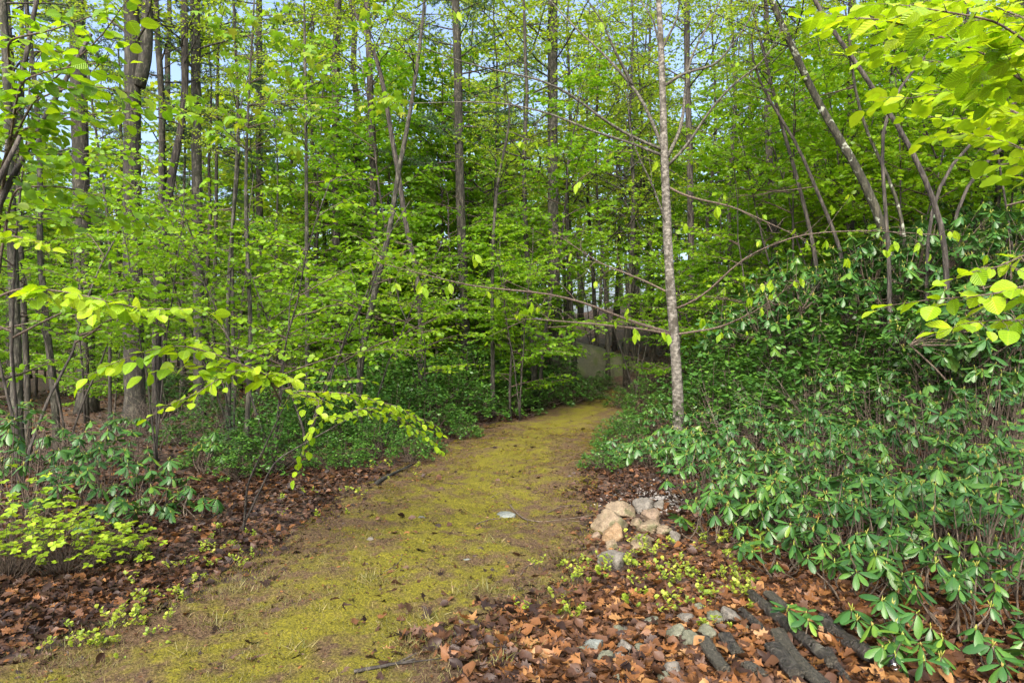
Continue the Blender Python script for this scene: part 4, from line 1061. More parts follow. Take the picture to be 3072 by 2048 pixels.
# ------------------------------------------------------------------ rhododendrons
def whorl_geo(rng, n, size, flat=.0):
    """leaf placements of one whorl about the origin"""
    aa = np.arange(n) * 2 * math.pi / n + rng.normal(0, .22, n) + rng.random() * 6
    dz = rng.uniform(-.9, .1, n) + flat + rng.normal(0, .25)
    D = np.stack([np.cos(aa), np.sin(aa), dz], -1)
    N = np.stack([np.cos(aa) * -dz * .6, np.sin(aa) * -dz * .6, np.ones(n)], -1) + rng.normal(0, .15, (n, 3))
    S = size * rng.uniform(.5, 1.15, n)
    P = unit(D) * .012 + np.array([0, 0, .005])
    return P, D, N, S
def bud_geo(mb, rng, s=1.0, mat=0):
    n = int(rng.integers(1, 4))
    P = rng.normal(0, .006, (n, 3)); D = np.array([0, 0, 1]) + rng.normal(0, .2, (n, 3))
    for k in range(n):
        h = rng.uniform(.022, .045) * s
        mb.tube(np.array([P[k], P[k] + unit(D[k]) * h * .5, P[k] + unit(D[k]) * h]), [.003, .0042, .001], 5, rng.random(), mat)
    mb.tube(np.array([[0, 0, -.012], [0, 0, .012]]), [.004, .0035], 5, .2, mat)
WH_TIP = []
for k in range(4):
    m = MB(); bud_geo(m, np.random.default_rng(700 + k)); WH_TIP.append(m.mesh('leaf_whorl', M['bud']))
WH = []
for k in range(8):
    r_ = np.random.default_rng(720 + k); m = MB(); bud_geo(m, r_, 1.1, 1)
    P, D, N, S = whorl_geo(r_, int(r_.integers(7, 11)), .145)
    m.leaves(P, D, N, S, T_RHODO, np.clip(r_.normal(.5, .2, len(P)), 0, 1))
    WH.append(m.mesh('leaf_whorl', [M['rhodo'], M['bud']]))

def rhodo(label, p, h, R, nwh, seed, near=False, low=.45, group=None, sc=1.0, stem_r=.008, size=.14):
    rng = np.random.default_rng(seed)
    root = thing('rhododendron', label, 'shrub', p, 0, 1.0, group)
    st = MB(); tips = []; mains = []
    tries = 0
    while len(tips) < nwh and tries < 4000:
        tries += 1
        a = rng.uniform(0, 6.28); q = rng.random() ** .55
        z = h * (1 - (1 - low) * q * q * rng.uniform(.6, 1.1)) * rng.uniform(low + .15, 1.05)
        t = np.array([math.cos(a) * q * R, math.sin(a) * q * R, max(.12, z)])
        t[2] = max(t[2], float(gz(p[0] + t[0], p[1] + t[1])) - p[2] + .16)
        if all(np.linalg.norm(t - s) > .13 for s in tips): tips.append(t)
    for k, t in enumerate(tips):
        b = np.array([rng.normal(0, .06), rng.normal(0, .06), -.03])
        b = b + (t * [.5, .5, 0]) * rng.random()
        b[2] = float(gz(p[0] + b[0], p[1] + b[1])) - p[2] - .02
        mid = b * .45 + t * .55 + np.array([rng.normal(0, .07), rng.normal(0, .07), -.12 * h])
        if h > 2:
            if k < 7: mains.append((b, np.array([b[0] * 2 + t[0] * .5, b[1] * 2 + t[1] * .5, h * .62 + rng.normal(0, .15)])))
            mb_, mt_ = mains[k] if k < 7 else min(mains, key=lambda q: np.linalg.norm(q[1] - t))
            if k < 7: st.tube(interp_path([mb_, (mb_ + mt_) / 2 + rng.normal(0, .16, 3), mt_], 9), np.linspace(stem_r, .012, 9), 5, .5, cap=False)
            st.tube(interp_path([mt_, (mt_ + t) / 2 + rng.normal(0, .08, 3), t], 6), np.linspace(.009, .003, 6), 4, .5, cap=False)
        else:
            st.tube(interp_path([b, mid, t - [0, 0, .05], t], 9), np.linspace(stem_r, .004, 9), 5, .5, cap=False)
        tilt = rng.normal(0, .22, 2)
        Mx = Matrix.Translation(t) @ Matrix.Rotation(tilt[0], 4, 'X') @ Matrix.Rotation(tilt[1], 4, 'Y') @ Rz(rng.uniform(0, 6.28)) @ Matrix.Scale(sc * rng.uniform(.85, 1.15), 4)
        if near:
            w = ob('leaf_whorl', WH_TIP[k % 4], root, Mx)
            P, D, N, S = whorl_geo(rng, int(rng.integers(7, 11)), size)
            lf_objects(w, np.zeros(3), P, D, N, S, L_RHODO, rng)
        else:
            ob('leaf_whorl', WH[int(rng.integers(8))], root, Mx)
    ob('stems', st.mesh('stems', M['stem']), root)
    return root

front = [ # px, py of the base, height, radius, whorls, label
    (2730, 2046, .27, .16, 5, 'small rhododendron beside the garden light at the bottom edge'),
    (2385, 1925, .2, .11, 3, 'tiny rhododendron sprig between the firewood logs'),
    (2680, 1960, .36, .26, 9, 'low rhododendron just above the garden light'),
    (3040, 2046, .26, .2, 5, 'small rhododendron in the bottom right corner'),
    (2890, 1930, .5, .4, 12, 'rhododendron with litter showing left of it near the right bottom'),
    (3060, 1900, .6, .45, 13, 'rhododendron at the right edge above the bottom corner'),
    (2560, 1800, .45, .34, 11, 'rhododendron whose leaves hang over the upper ends of the logs'),
    (2340, 1720, .42, .36, 12, 'rhododendron at the left front of the bank, right of the blueberries'),
    (2150, 1620, .45, .36, 12, 'rhododendron right behind the rock pile'),
    (2740, 1800, .6, .45, 14, 'rhododendron in the middle of the front bank'),
]
for k, (px, py, h, R, n, lab) in enumerate(front):
    rhodo(lab, ground_px(px, py), h, R, int(n * 1.4), 2000 + k, near=True, size=.118)
mid = []
r_ = random.Random(5)
for (px, py, h, R, n) in [(2960, 1780, .75, .5, 16), (2580, 1720, .7, .5, 18), (2420, 1640, .7, .5, 18), (2260, 1590, .65, .5, 18), (2100, 1520, .6, .42, 14), (2830, 1680, .8, .5, 17),
                          (3070, 1700, .95, .5, 17), (2670, 1600, .85, .55, 19), (2500, 1540, .85, .55, 20), (2340, 1500, .8, .55, 20), (2180, 1450, .75, .5, 18), (2060, 1420, .6, .4, 13), (2920, 1570, 1.0, .55, 18),
                          (3080, 1560, 1.1, .55, 18), (2760, 1500, 1.0, .6, 19), (2600, 1450, 1.0, .6, 19), (2420, 1410, .95, .6, 20), (2260, 1370, .85, .55, 20), (2120, 1340, .75, .5, 18),
                          (2980, 1450, 1.15, .6, 17), (2850, 1410, 1.1, .6, 15), (2180, 1290, .8, .55, 18), (2320, 1300, .9, .55, 16), (2480, 1320, 1.1, .6, 16), (2660, 1340, 1.3, .6, 14), (2800, 1330, 1.5, .65, 16), (2950, 1340, 1.6, .65, 16), (3080, 1380, 1.6, .6, 15), (2580, 1270, 1.2, .6, 12), (2740, 1270, 1.5, .6, 12), (2010, 1385, .5, .4, 13), (1930, 1400, .45, .38, 12), (1850, 1385, .4, .32, 10), (1980, 1300, .55, .45, 14), (2080, 1270, .6, .45, 14)]:
    mid.append((px, py, h, R, n))
midlab = row_labels([(m_[0], m_[1]) for m_ in mid], [(1640, 'front row'), (1500, 'second row'), (1400, 'third row'), (1310, 'fourth row'), (0, 'rear row')], 'glossy rhododendron of the right-hand bank, %s from the left in its %s')
for k, (px, py, h, R, n) in enumerate(mid):
    h *= RND.uniform(.75, 1.3)
    rhodo(midlab[k], ground_px(px, py), h, R, int(n * 2.7), 2100 + k, sc=RND.uniform(.8, 1.0), group='rhododendrons of the right-hand bank')
# tall rhododendrons at the top of the bank, leaves high, stems bare below
tall = [(2280, 13.5, 2.6), (2420, 13.2, 3.0), (2560, 13.0, 3.2), (2700, 12.8, 3.3), (2840, 12.4, 3.4), (2970, 12.0, 3.3), (3090, 11.5, 3.2), (2360, 14.6, 3.2), (2630, 14.4, 3.6), (2780, 14.2, 3.7), (2920, 14.0, 3.8), (3060, 13.6, 3.8), (2900, 10.2, 2.3), (3060, 9.6, 2.2)]
tallab = row_labels([(t_[0], -t_[1]) for t_ in tall], [(-10.5, 'nearest pair'), (-13.51, 'front row'), (-99, 'rear row')], 'tall bare-stemmed rhododendron on the bank top, %s from the left in its %s')
for k, (px, d, h) in enumerate(tall):
    x = xd(px, d)
    rhodo(tallab[k], np.array([x, d, float(gz(x, d))]), h, 1.1, 85, 2200 + k, low=.6, group='tall rhododendrons of the bank', sc=1.4, stem_r=.022)
# left rhododendrons
lef = [(90, 1560, 1.15, .6, 22, 'rhododendron at the left edge above the pale yellow-green azalea'), (300, 1500, 1.0, .55, 20, 'rhododendron right of the left-edge one, in front of the oak foot'),
       (20, 1430, 1.4, .6, 20, 'tall rhododendron against the left frame edge'), (450, 1540, .7, .45, 13, 'low rhododendron with hanging leaves below the oak'), (580, 1560, .35, .3, 6, 'small drooping rhododendron at the litter edge on the left'),
       (190, 1630, .8, .4, 10, 'rhododendron whose leaves hang over the azalea'), (390, 1600, .45, .3, 7, 'small rhododendron below and right of the azalea tips'), (620, 1420, .6, .5, 12, 'loose rhododendron between the oak and the laurel bushes'),
       (380, 1400, 1.0, .5, 14, 'rhododendron directly in front of the oak trunk')]
for k, (px, py, h, R, n, lab) in enumerate(lef):
    rhodo(lab, ground_px(px, py), h, R, int(n * 1.5), 2300 + k, near=(k in (0, 1, 3, 4, 5, 6)), size=.14)

# ------------------------------------------------------------------ azalea with small bright leaves, lower left
def leafy_cluster_mesh(seed, n, size, mat, tpl=T_MID, up=.3):
    r = np.random.default_rng(seed); m = MB()
    aa = np.arange(n) * 2 * math.pi / n + r.normal(0, .3, n)
    D = np.stack([np.cos(aa), np.sin(aa), r.uniform(-.2, .5, n) + up - .3], -1)
    m.leaves(unit(D) * .006, D, np.array([0, 0, 1]) + r.normal(0, .25, (n, 3)), size * r.uniform(.65, 1.15, n), tpl, r.random(n))
    return m.mesh('leaf_cluster', mat)
AZ = [leafy_cluster_mesh(800 + k, 5 + k % 2, .062, M['azalea'], T_ROUND) for k in range(5)]
def azalea(label, p, h, R, n, seed, meshes=AZ, sc=1.0, name='azalea'):
    rng = np.random.default_rng(seed); root = thing(name, label, 'shrub', p)
    st = MB()
    for k in range(n):
        a = rng.uniform(0, 6.28); q = rng.random() ** .5
        t = np.array([math.cos(a) * q * R, math.sin(a) * q * R, h * rng.uniform(.3, 1.0) * (1 - .4 * q)])
        t[2] = max(.08, t[2] + float(gz(p[0] + t[0], p[1] + t[1])) - p[2])
        b = t * [.35, .35, 0] * rng.random(); b[2] = float(gz(p[0] + b[0], p[1] + b[1])) - p[2] - .02
        st.tube(interp_path([b, (b + t) / 2 + rng.normal(0, .05, 3), t], 6), np.linspace(.003, .0012, 6), 4, .5, cap=False)
        Mx = Matrix.Translation(t) @ Matrix.Rotation(rng.normal(0, .25), 4, 'X') @ Rz(rng.uniform(0, 6.28)) @ Matrix.Scale(sc * rng.uniform(.8, 1.2), 4)
        ob('leaf_cluster', meshes[int(rng.integers(len(meshes)))], root, Mx)
    ob('stems', st.mesh('stems', M['twig']), root)
azalea('bright yellow-green azalea filling the lower left edge', ground_px(20, 1730), 1.0, .6, 150, 1, sc=.72)
azalea('bright azalea right of the left-edge one, above dark leaf litter', ground_px(200, 1720), .62, .5, 120, 2, sc=.72)
azalea('small bright azalea clump nearest the rhododendron on the left', ground_px(370, 1690), .4, .34, 60, 3, sc=.72)

# ------------------------------------------------------------------ low blueberry plants and seedlings
BB = [leafy_cluster_mesh(830 + k, 4 + k % 3, .042, M['blueberry'], T_MID, .8) for k in range(5)]
def sprig_meshes(seed):
    rng = np.random.default_rng(seed); st = MB(); lf = MB()
    for k in range(int(rng.integers(3, 7))):
        t = np.array([rng.normal(0, .06), rng.normal(0, .06), rng.uniform(.06, .17)])
        st.tube(np.array([[0, 0, -.02], t * .5 + rng.normal(0, .01, 3), t]), [.0025, .002, .001], 4, .5, cap=False)
        n = int(rng.integers(4, 8)); aa = rng.uniform(0, 6.28, n); f = rng.uniform(.5, 1.0, n)
        D = np.stack([np.cos(aa), np.sin(aa), rng.uniform(.1, 1.2, n)], -1)
        lf.leaves(t * f[:, None], D, np.array([0, 0, 1]) + rng.normal(0, .4, (n, 3)), rng.uniform(.025, .05, n), T_MID, rng.random(n), 0, .85)
    return st.mesh('stems', M['twig']), lf.mesh('leaves', M['blueberry'])
SPR = [sprig_meshes(850 + k) for k in range(6)]
r_ = random.Random(9)
def sprigs(boxes, n, name, label, group, smin, smax):
    out = []
    while len(out) < n:
        x0, y0, x1, y1 = boxes[r_.randrange(len(boxes))]
        p = ground_px(r_.uniform(x0, x1), r_.uniform(y0, y1)); out.append(p)
        st, lf = SPR[r_.randrange(6)]
        root = thing(name, label, 'plant', p, r_.uniform(0, 6.28), r_.uniform(smin, smax), group)
        ob('stems', st, root); ob('leaves', lf, root)
sprigs([(1700, 1690, 1960, 1760), (1880, 1640, 2120, 1740), (2060, 1600, 2260, 1760), (2100, 1720, 2330, 1810), (1900, 1740, 2150, 1880), (2180, 1640, 2300, 1700)], 85, 'blueberry_plant', 'low yellow-green blueberry sprig on the litter by the rock pile', 'blueberry sprigs by the rock pile', .55, 1.05)
sprigs([(420, 1640, 760, 1720), (360, 1740, 620, 1850), (200, 1850, 520, 1960), (560, 1600, 780, 1680), (90, 1920, 380, 1990)], 60, 'seedling', 'small green seedling in the litter left of the path', 'seedlings left of the path', .45, .9)
sprigs([(1560, 1690, 1760, 1860), (1950, 1800, 2250, 1900), (820, 1480, 1100, 1560), (1120, 1400, 1330, 1460)], 30, 'seedling', 'tiny light green seedling along the path margin', 'seedlings along the path margin', .5, 1.0)

# ------------------------------------------------------------------ stones
def rock_mesh(seed, sx, sy, sz, mat, planes=12, rough=.016, sub=4):
    import bmesh
    rng = np.random.default_rng(seed)
    bm = bmesh.new(); bmesh.ops.create_icosphere(bm, subdivisions=sub, radius=1)
    me = bpy.data.meshes.new('stone'); bm.to_mesh(me); bm.free()
    n = len(me.vertices); co = np.empty(n * 3); me.vertices.foreach_get('co', co); V = co.reshape(-1, 3)
    Nn = unit(rng.standard_normal((planes, 3))); dist = rng.uniform(.5, .82, planes)
    dots = V @ Nn.T
    lim = np.where(dots > .05, dist / np.maximum(dots, .05), 9)
    k = 24.0
    r = -np.log(np.exp(-k * lim).sum(1) + math.exp(-k * 1.05)) / k
    r = r * (1 + rough * rng.standard_normal(n))
    r = r * (1 + .05 * np.sin(V[:, 0] * 7 + seed) * np.sin(V[:, 1] * 6 + V[:, 2] * 5) + .03 * np.sin(V[:, 2] * 13 + V[:, 0] * 9))
    V = V * r[:, None] * [sx, sy, sz]
    me.vertices.foreach_set('co', V.ravel())
    me.polygons.foreach_set('use_smooth', np.full(len(me.polygons), True))
    me.materials.append(mat); me.update()
    return me
KEEP = []
def stone(label, px, py, wpx, hpx, mat, seed, name='stone', cat='stone', rz=None, lift=.3, tilt=0.0, group=None, depth=.8):
    """px, py: centre of the visible stone"""
    p = ground_px(px, py + hpx * .45)
    s = p[1] / FPX
    sx = wpx * s * .62; sz = hpx * s * .74; sy = sx * depth
    o = ob(name, rock_mesh(seed, sx, sy, sz, M[mat]))
    o.location = (p[0], p[1] + sy * .5, float(gz(p[0], p[1] + sy * .5)) + sz * lift)
    KEEP.append((p[0], p[1] + sy * .3, sx * .95))
    rr = random.Random(seed)
    o.rotation_euler = (rr.uniform(-.1, .1), tilt, rr.uniform(-.4, .4) if rz is None else rz)
    return tag(o, label, cat, group)
pile = [
    (1832, 1573, 92, 66, 'rock_tan', 'large grey-tan rock on the left of the rock pile'),
    (1842, 1606, 66, 54, 'rock_orange', 'smooth ochre rock leaning at the front of the pile'),
    (1868, 1540, 88, 40, 'rock_tan', 'long arched tan slab at the top of the pile'),
    (1912, 1567, 44, 30, 'rock_tan', 'small wedge-shaped tan rock in the middle of the pile'),
    (1948, 1582, 72, 40, 'rock_tan', 'blocky tan rock on the right of the pile'),
    (1929, 1622, 82, 52, 'rock_tan', 'flat-topped light tan rock at the right front of the pile'),
    (1958, 1552, 74, 36, 'rock_brown', 'dark brown block behind the tan rocks'),
    (1938, 1514, 72, 52, 'rock_grey', 'rough grey rock at the back of the pile beside the gravel'),
    (1978, 1518, 34, 36, 'rock_grey', 'small dark grey rock right of the rough grey one'),
    (1843, 1680, 84, 60, 'rock_grey', 'rounded grey rock lowest of the pile, among blueberry sprigs'),
    (2000, 1590, 44, 34, 'rock_tan', 'tan rock half hidden by leaves right of the pile'),
    (2026, 1612, 30, 42, 'rock_grey', 'narrow upright grey rock at the right end of the pile'),
    (1787, 1610, 34, 26, 'rock_brown', 'small brown stone at the left foot of the pile'),
    (1836, 1638, 46, 26, 'rock_tan', 'small mossy tan stone between the ochre and the lowest grey rock')]
for k, (x, y, w, h, m_, lab) in enumerate(pile):
    stone(lab, x, y, w, h, m_, 3000 + k, 'rock', 'rock', tilt=.35 if k == 2 else 0.0, lift=.55 if k in (2,) else .4)
def spread_stones(lst, mats, label, group, seed):
    for k, (x, y, w) in enumerate(lst):
        stone(label, x, y, w * 1.1, w * .85, mats[k % len(mats)], seed + k, lift=.42, group=group, depth=.85)
stone('pale blue-grey angular stone, largest of the stones in the bottom leaf litter', 1781, 1931, 58, 50, 'rock_blue', 3100, lift=.3)
stone('half-round green-grey stone right of the pale blue-grey one', 1931, 1943, 58, 46, 'rock_green', 3101, lift=.25)
spread_stones([(1752, 1957, 38), (1817, 1970, 50), (1876, 1945, 48), (1827, 1893, 30), (1854, 1896, 32), (1878, 1888, 26), (1953, 1868, 40), (2034, 1905, 56), (2021, 2020, 52), (1995, 2038, 40), (1851, 2036, 28), (1859, 1970, 34), (1745, 1984, 26), (1825, 1936, 30)],
              ['rock_green', 'rock_green', 'rock_grey'], 'green-grey stone half sunk in the bottom leaf litter', 'stones in the bottom leaf litter', 3110)
spread_stones([(2096, 1827, 38), (2195, 1850, 62), (2144, 1856, 42), (2132, 1900, 48), (2058, 1858, 38), (2073, 1918, 46), (2229, 1885, 28)], ['rock_green', 'rock_grey', 'rock_green'], 'grey stone in the litter at the left ends of the logs', 'stones beside the logs', 3150)
stone('flat blue-grey stone set in the mossy path', 1513, 1549, 58, 20, 'rock_blue', 3160, lift=.25)
stone('small pale stone on the path, left of the flat blue-grey one', 1263, 1556, 22, 12, 'rock_blue', 3161, lift=.3)
stone('small leaning grey stone near the left path margin', 1112, 1624, 28, 20, 'rock_grey', 3162, lift=.3)
stone('small grey stone in the middle of the path', 1397, 1682, 24, 14, 'rock_blue', 3163, lift=.3)
# big boulder in the background
bp = np.array([xd(1770, 26.5), 26.5, 0]); bp[2] = float(gz(bp[0], bp[1]))
bo = ob('boulder', rock_mesh(3200, 1.75, 1.3, 1.25, M['boulder'], 9, .01, 4)); bo.location = (bp[0], bp[1], bp[2] + .55)
tag(bo, 'large flat-faced olive boulder at the far bend of the path', 'boulder')
# gravel patch
rng = np.random.default_rng(33); gm = MB()
oc = (np.array([(1, 0, 0), (-1, 0, 0), (0, 1, 0), (0, -1, 0), (0, 0, .7), (0, 0, -.7)], float), [np.array([(0, 2, 4), (2, 1, 4), (1, 3, 4), (3, 0, 4), (2, 0, 5), (1, 2, 5), (3, 1, 5), (0, 3, 5)])])
Pg = []
for k in range(1400):
    c = ground_px(*(np.array([1965, 1500]) + rng.normal(0, 1, 2) * [52, 16]).tolist()) if k % 7 == 0 else c + rng.normal(0, .05, 3)
    q = c + np.array([rng.normal(0, .06), rng.normal(0, .06), 0]); q[2] = float(gz(q[0], q[1])) + .012; Pg.append(q)
Pg = np.array(Pg)
gm.leaves(Pg, rng.standard_normal((1400, 3)) * [1, 1, .2], np.array([0, 0, 1]) + rng.normal(0, .3, (1400, 3)), rng.uniform(.008, .02, 1400), oc, rng.random(1400))
tag(ob('gravel', gm.mesh('gravel', M['gravel'], smooth=False)), 'patch of pale grey gravel behind the rock pile', 'gravel', kind='stuff')

# ------------------------------------------------------------------ firewood logs
def log(label, a, b, wpx, seed, mat='logbark', split=False, lift=1.35):
    rng = np.random.default_rng(seed)
    A = ground_px(*a); B = ground_px(*b)
    if b[1] >= 2040:
        B = A + (B - A) * 1.25
    r = wpx * .5 * (A[1] + B[1]) / 2 / FPX
    A[2] = float(gz(A[0], A[1])) + r * lift; B[2] = float(gz(B[0], B[1])) + r * lift
    n = 22; t = np.linspace(0, 1, n)
    C = (A + B) / 2
    pts = A + np.outer(t, B - A) - C
    pts += np.outer(np.sin(t * 3.1 + rng.random() * 3), rng.normal(0, .012, 3))
    tan = unit(B - A); u = unit(np.cross(tan, [0, 0, 1])); w = np.cross(u, tan)
    sd = 18; ang = np.arange(sd) * 2 * math.pi / sd
    prof = 1 + .07 * rng.standard_normal(sd)
    if split:
        prof = prof * np.where(np.sin(ang) > .15, .15 / np.maximum(.15, np.sin(ang)) * 1.6 + .2, 1.0); prof = np.clip(prof, .4, 1.1)
    rr = r * prof[None] * (1 + .03 * rng.standard_normal((n, sd))) * (1 - .12 * t)[:, None]
    V = pts[:, None] + rr[..., None] * (np.cos(ang)[None, :, None] * u + np.sin(ang)[None, :, None] * w)
    m = MB(); i_ = np.arange(n - 1)[:, None] * sd; j = np.arange(sd)[None]; j2 = (j + 1) % sd
    m.add(V.reshape(-1, 3), [np.stack([i_ + j, i_ + j2, i_ + sd + j2, i_ + sd + j], -1).reshape(-1, 4)])
    for f in np.linspace(0, 1, 12): KEEP.append((A[0] + (B[0] - A[0]) * f, A[1] + (B[1] - A[1]) * f, r * 1.15))
    root = thing('log', label, 'log', C)
    ob('bark', m.mesh('bark', M[mat]), root)
    for e, k in ((0, -1), (n - 1, 1)):
        cm = MB(); ring = V[e] * 1.0; cc = pts[e] + tan * k * .004
        cm.add(np.concatenate([[cc], ring]), [np.array([(0, 1 + q, 1 + (q + 1) % sd) for q in range(sd)])])
        ob('cut_end', cm.mesh('cut_end', M['logwood']), root)
log('longest smooth round log, crossing the whole firewood row', (2249, 1803), (2500, 2024), 38, 1)
log('thick round log at the right end of the firewood row', (2470, 1880), (2612, 2014), 48, 2)
log('split olive-grey log left of the longest round one', (2338, 1921), (2440, 2047), 50, 3, 'logwood', True)
log('weathered splintered log at the left end of the firewood row', (2108, 1946), (2170, 2036), 46, 4, 'logwood', True)
log('short thin dark log above the split ones', (2229, 1854), (2287, 1915), 27, 5)
log('dark broad split log between splintered and olive-grey logs', (2303, 1966), (2385, 2047), 58, 6, 'logbark', True)
log('weathered grey piece at the top of the firewood row', (2303, 1797), (2355, 1850), 36, 7, 'logwood', True)
log('thin upright-lying log right of the longest one at the bottom', (2487, 1972), (2525, 2047), 32, 8)
log('dark chunk of wood covered by leaves near the splintered log', (2172, 1933), (2216, 1986), 42, 9, 'logbark', True)
log('chunk of grey wood at the bottom edge of the firewood row', (2240, 2018), (2280, 2047), 42, 10, 'logwood', True)

# garden spotlight
def garden_light():
    p = ground_px(2672, 2040)
    root = thing('garden_light', 'small black ribbed garden spotlight with a bright metal rim under rhododendron leaves', 'lamp', p)
    k = p[1] / FPX
    ax = unit([-.15, -.8, -.35])
    c0 = np.array([0, 0, 75 * k])
    m = MB(); m.tube(np.array([[0, .03, -.05], [0, .03, .05], c0 + [0, 0, -.02]]), [.006, .006, .006], 8, .5); ob('stake', m.mesh('stake', M['black']), root)
    m = MB(); L = .075
    m.tube(np.array([c0, c0 + ax * L]), [.017, .019], 16, .5); ob('housing', m.mesh('housing', M['black']), root)
    for j in range(5):
        m = MB(); q = c0 + ax * (.008 + j * .009); m.tube(np.array([q, q + ax * .004]), [.023, .023], 16, .5); ob('fin', m.mesh('fin', M['black']), root)
    m = MB(); a_ = np.linspace(0, 2 * math.pi, 17); u = unit(np.cross(ax, [0, 0, 1])); w = np.cross(u, ax); q = c0 + ax * L
    ring = np.array([q + .022 * (math.cos(t) * u + math.sin(t) * w) for t in a_]); m.tube(ring, .004, 6, .5, cap=False); ob('rim', m.mesh('rim', M['chrome']), root)
    m = MB(); m.tube(np.array([q - ax * .002, q + ax * .002]), [.018, .018], 16, .5); ob('lens', m.mesh('lens', M['chrome']), root)
garden_light()

# ------------------------------------------------------------------ sticks on the path and brush
def stick(label, pxs, r, seed, mat='twig', forks=0):
    rng = np.random.default_rng(seed)
    P = np.array([ground_px(x, y) for x, y in pxs]); P[:, 2] += r * .8 + .03
    pl = interp_path(P, 20); o = pl[0].copy(); m = MB()
    m.tube(pl - o, np.linspace(r, r * .45, 20), 6, .5, rough=.08, rng=rng)
    for k in range(forks):
        q = pl[int(rng.integers(3, 17))] - o; dv = unit(pl[-1] - pl[0]) + rng.normal(0, .6, 3); dv[2] = abs(dv[2]) * .2
        m.tube(np.array([q, q + dv * .06, q + dv * .13]), [r * .5, r * .4, r * .2], 5, .5)
    return tag(ob('stick', m.mesh('stick', M[mat]), loc=o), label, 'stick')
stick('long curved dark stick bending round the flat stone on the path', [(1530, 1525), (1552, 1552), (1575, 1570), (1620, 1577), (1700, 1568), (1780, 1556)], .010, 1, forks=3)
stick('straight thin stick left of the flat stone on the path', [(1430, 1582), (1470, 1568), (1510, 1565)], .008, 2)
stick('small curved twig in the middle of the near path', [(1207, 1663), (1204, 1690), (1185, 1712), (1152, 1728)], .006, 3, forks=1)
stick('dark broken stick at the bottom edge of the path', [(1062, 2036), (1150, 2020), (1245, 1998)], .012, 4, 'bark_dark', forks=2)
stick('short dark twig on the mossy path above the flat stone', [(1470, 1503), (1500, 1487)], .007, 5)
stick('rotting branch along the left margin of the path', [(1128, 1462), (1170, 1436), (1200, 1420), (1235, 1405)], .028, 6, 'bark', forks=2)
stick('short twig at the right of the path below the stick', [(1562, 1736), (1580, 1712), (1612, 1700)], .005, 7)
stick('thin stick touching the rock pile from the path', [(1640, 1548), (1680, 1530), (1740, 1522)], .006, 8)

def brush(label, c, n, R, h, seed, mat='deadtwig'):
    rng = np.random.default_rng(seed); m = MB()
    for k in range(n):
        b = np.array([rng.normal(0, R * .5), rng.normal(0, R * .4), 0]); b[2] = float(gz(c[0] + b[0], c[1] + b[1])) - c[2]
        L = rng.uniform(.5, 1.3) * h; dv = np.array([rng.normal(0, .6), rng.normal(0, .5), rng.uniform(.2, 1)]); e = b + unit(dv) * L
        pl = interp_path([b, (b + e) / 2 + rng.normal(0, .1 * h, 3), e - [0, 0, .12 * L]], 7)
        m.tube(pl, np.linspace(.008, .002, 7), 3, .5, cap=False)
        for j in range(3):
            q = pl[int(rng.integers(2, 6))]; m.tube(np.array([q, q + rng.normal(0, .16, 3) * h]), [.004, .0015], 3, .5, cap=False)
    return tag(ob('brush_pile', m.mesh('brush_pile', M[mat]), loc=c), label, 'brush')
def gp(px, d):
    x = xd(px, d); return np.array([x, d, float(gz(x, d))])
brush('tangle of dry brown twigs behind the birch beside the boulder', gp(1975, 22), 150, 1.6, 1.5, 1)
brush('tangle of bare grey twigs under the tall rhododendrons right of the birch', gp(2330, 11.2), 60, 1.0, 1.3, 2)
brush('tangle of dead twigs in the middle of the rhododendron bank', gp(2560, 10.8), 70, 1.1, 1.4, 3)
brush('tangle of dead twigs under the right-hand tall rhododendrons', gp(2800, 10.6), 80, 1.1, 1.4, 4)
brush('dry twig tangle on the ground left of the oak foot', gp(250, 12), 90, 1.2, 1.0, 5)
brush('dry twig heap at the foot of the broad oak', gp(440, 16), 80, .8, 1.2, 6)
brush('dry twig tangle between the oak and the laurel thicket', gp(760, 14), 90, 1.2, .9, 7)

# ------------------------------------------------------------------ leaf litter, grass and moss
rng = np.random.default_rng(44)
def litter_points(n, ylo, yhi, pxlo, pxhi, seed):
    r = np.random.default_rng(seed); out = []
    while sum(len(o) for o in out) < n:
        k = n * 2
        y = np.sqrt(r.uniform(ylo ** 2, yhi ** 2, k)); x = (r.uniform(pxlo, pxhi, k) - 1536) / FPX * y
        u = np.abs(path_u(x, y)) + .16 * np.sin(x * 3.3 + y) * np.sin(y * 2.7) + r.normal(0, .12, k)
        keep = (u > 1.05) | (r.random(k) < .035)
        # the litter tongue at the right front reaches over the path margin
        keep |= (x > -.45 + .25 * np.sin(y * 7)) & (y < 4.9) & (r.random(k) < .9)
        KA = np.array(KEEP)
        for i0 in range(0, len(KA)):
            if KA[i0, 1] < yhi + 1: keep &= ((x - KA[i0, 0]) ** 2 + (y - KA[i0, 1]) ** 2 > KA[i0, 2] ** 2) | (r.random(k) < .06)
        out.append(np.stack([x[keep], y[keep]], -1))
    return np.concatenate(out)[:n]
def litter_attr(XY, r, lift):
    n = len(XY)
    z = gz(XY[:, 0], XY[:, 1]) + r.uniform(.006, lift, n)
    P = np.concatenate([XY, z[:, None]], 1)
    a = r.uniform(0, 6.28, n)
    D = np.stack([np.cos(a), np.sin(a), r.normal(0, .25, n)], -1)
    N = np.array([0, 0, 1.0]) + r.normal(0, .5, (n, 3))
    return P, D, N
TPL = [T_OAK, T_OAK2, T_MAPLE_DEAD, T_MAPLE_DEAD2, T_BEECHDEAD]
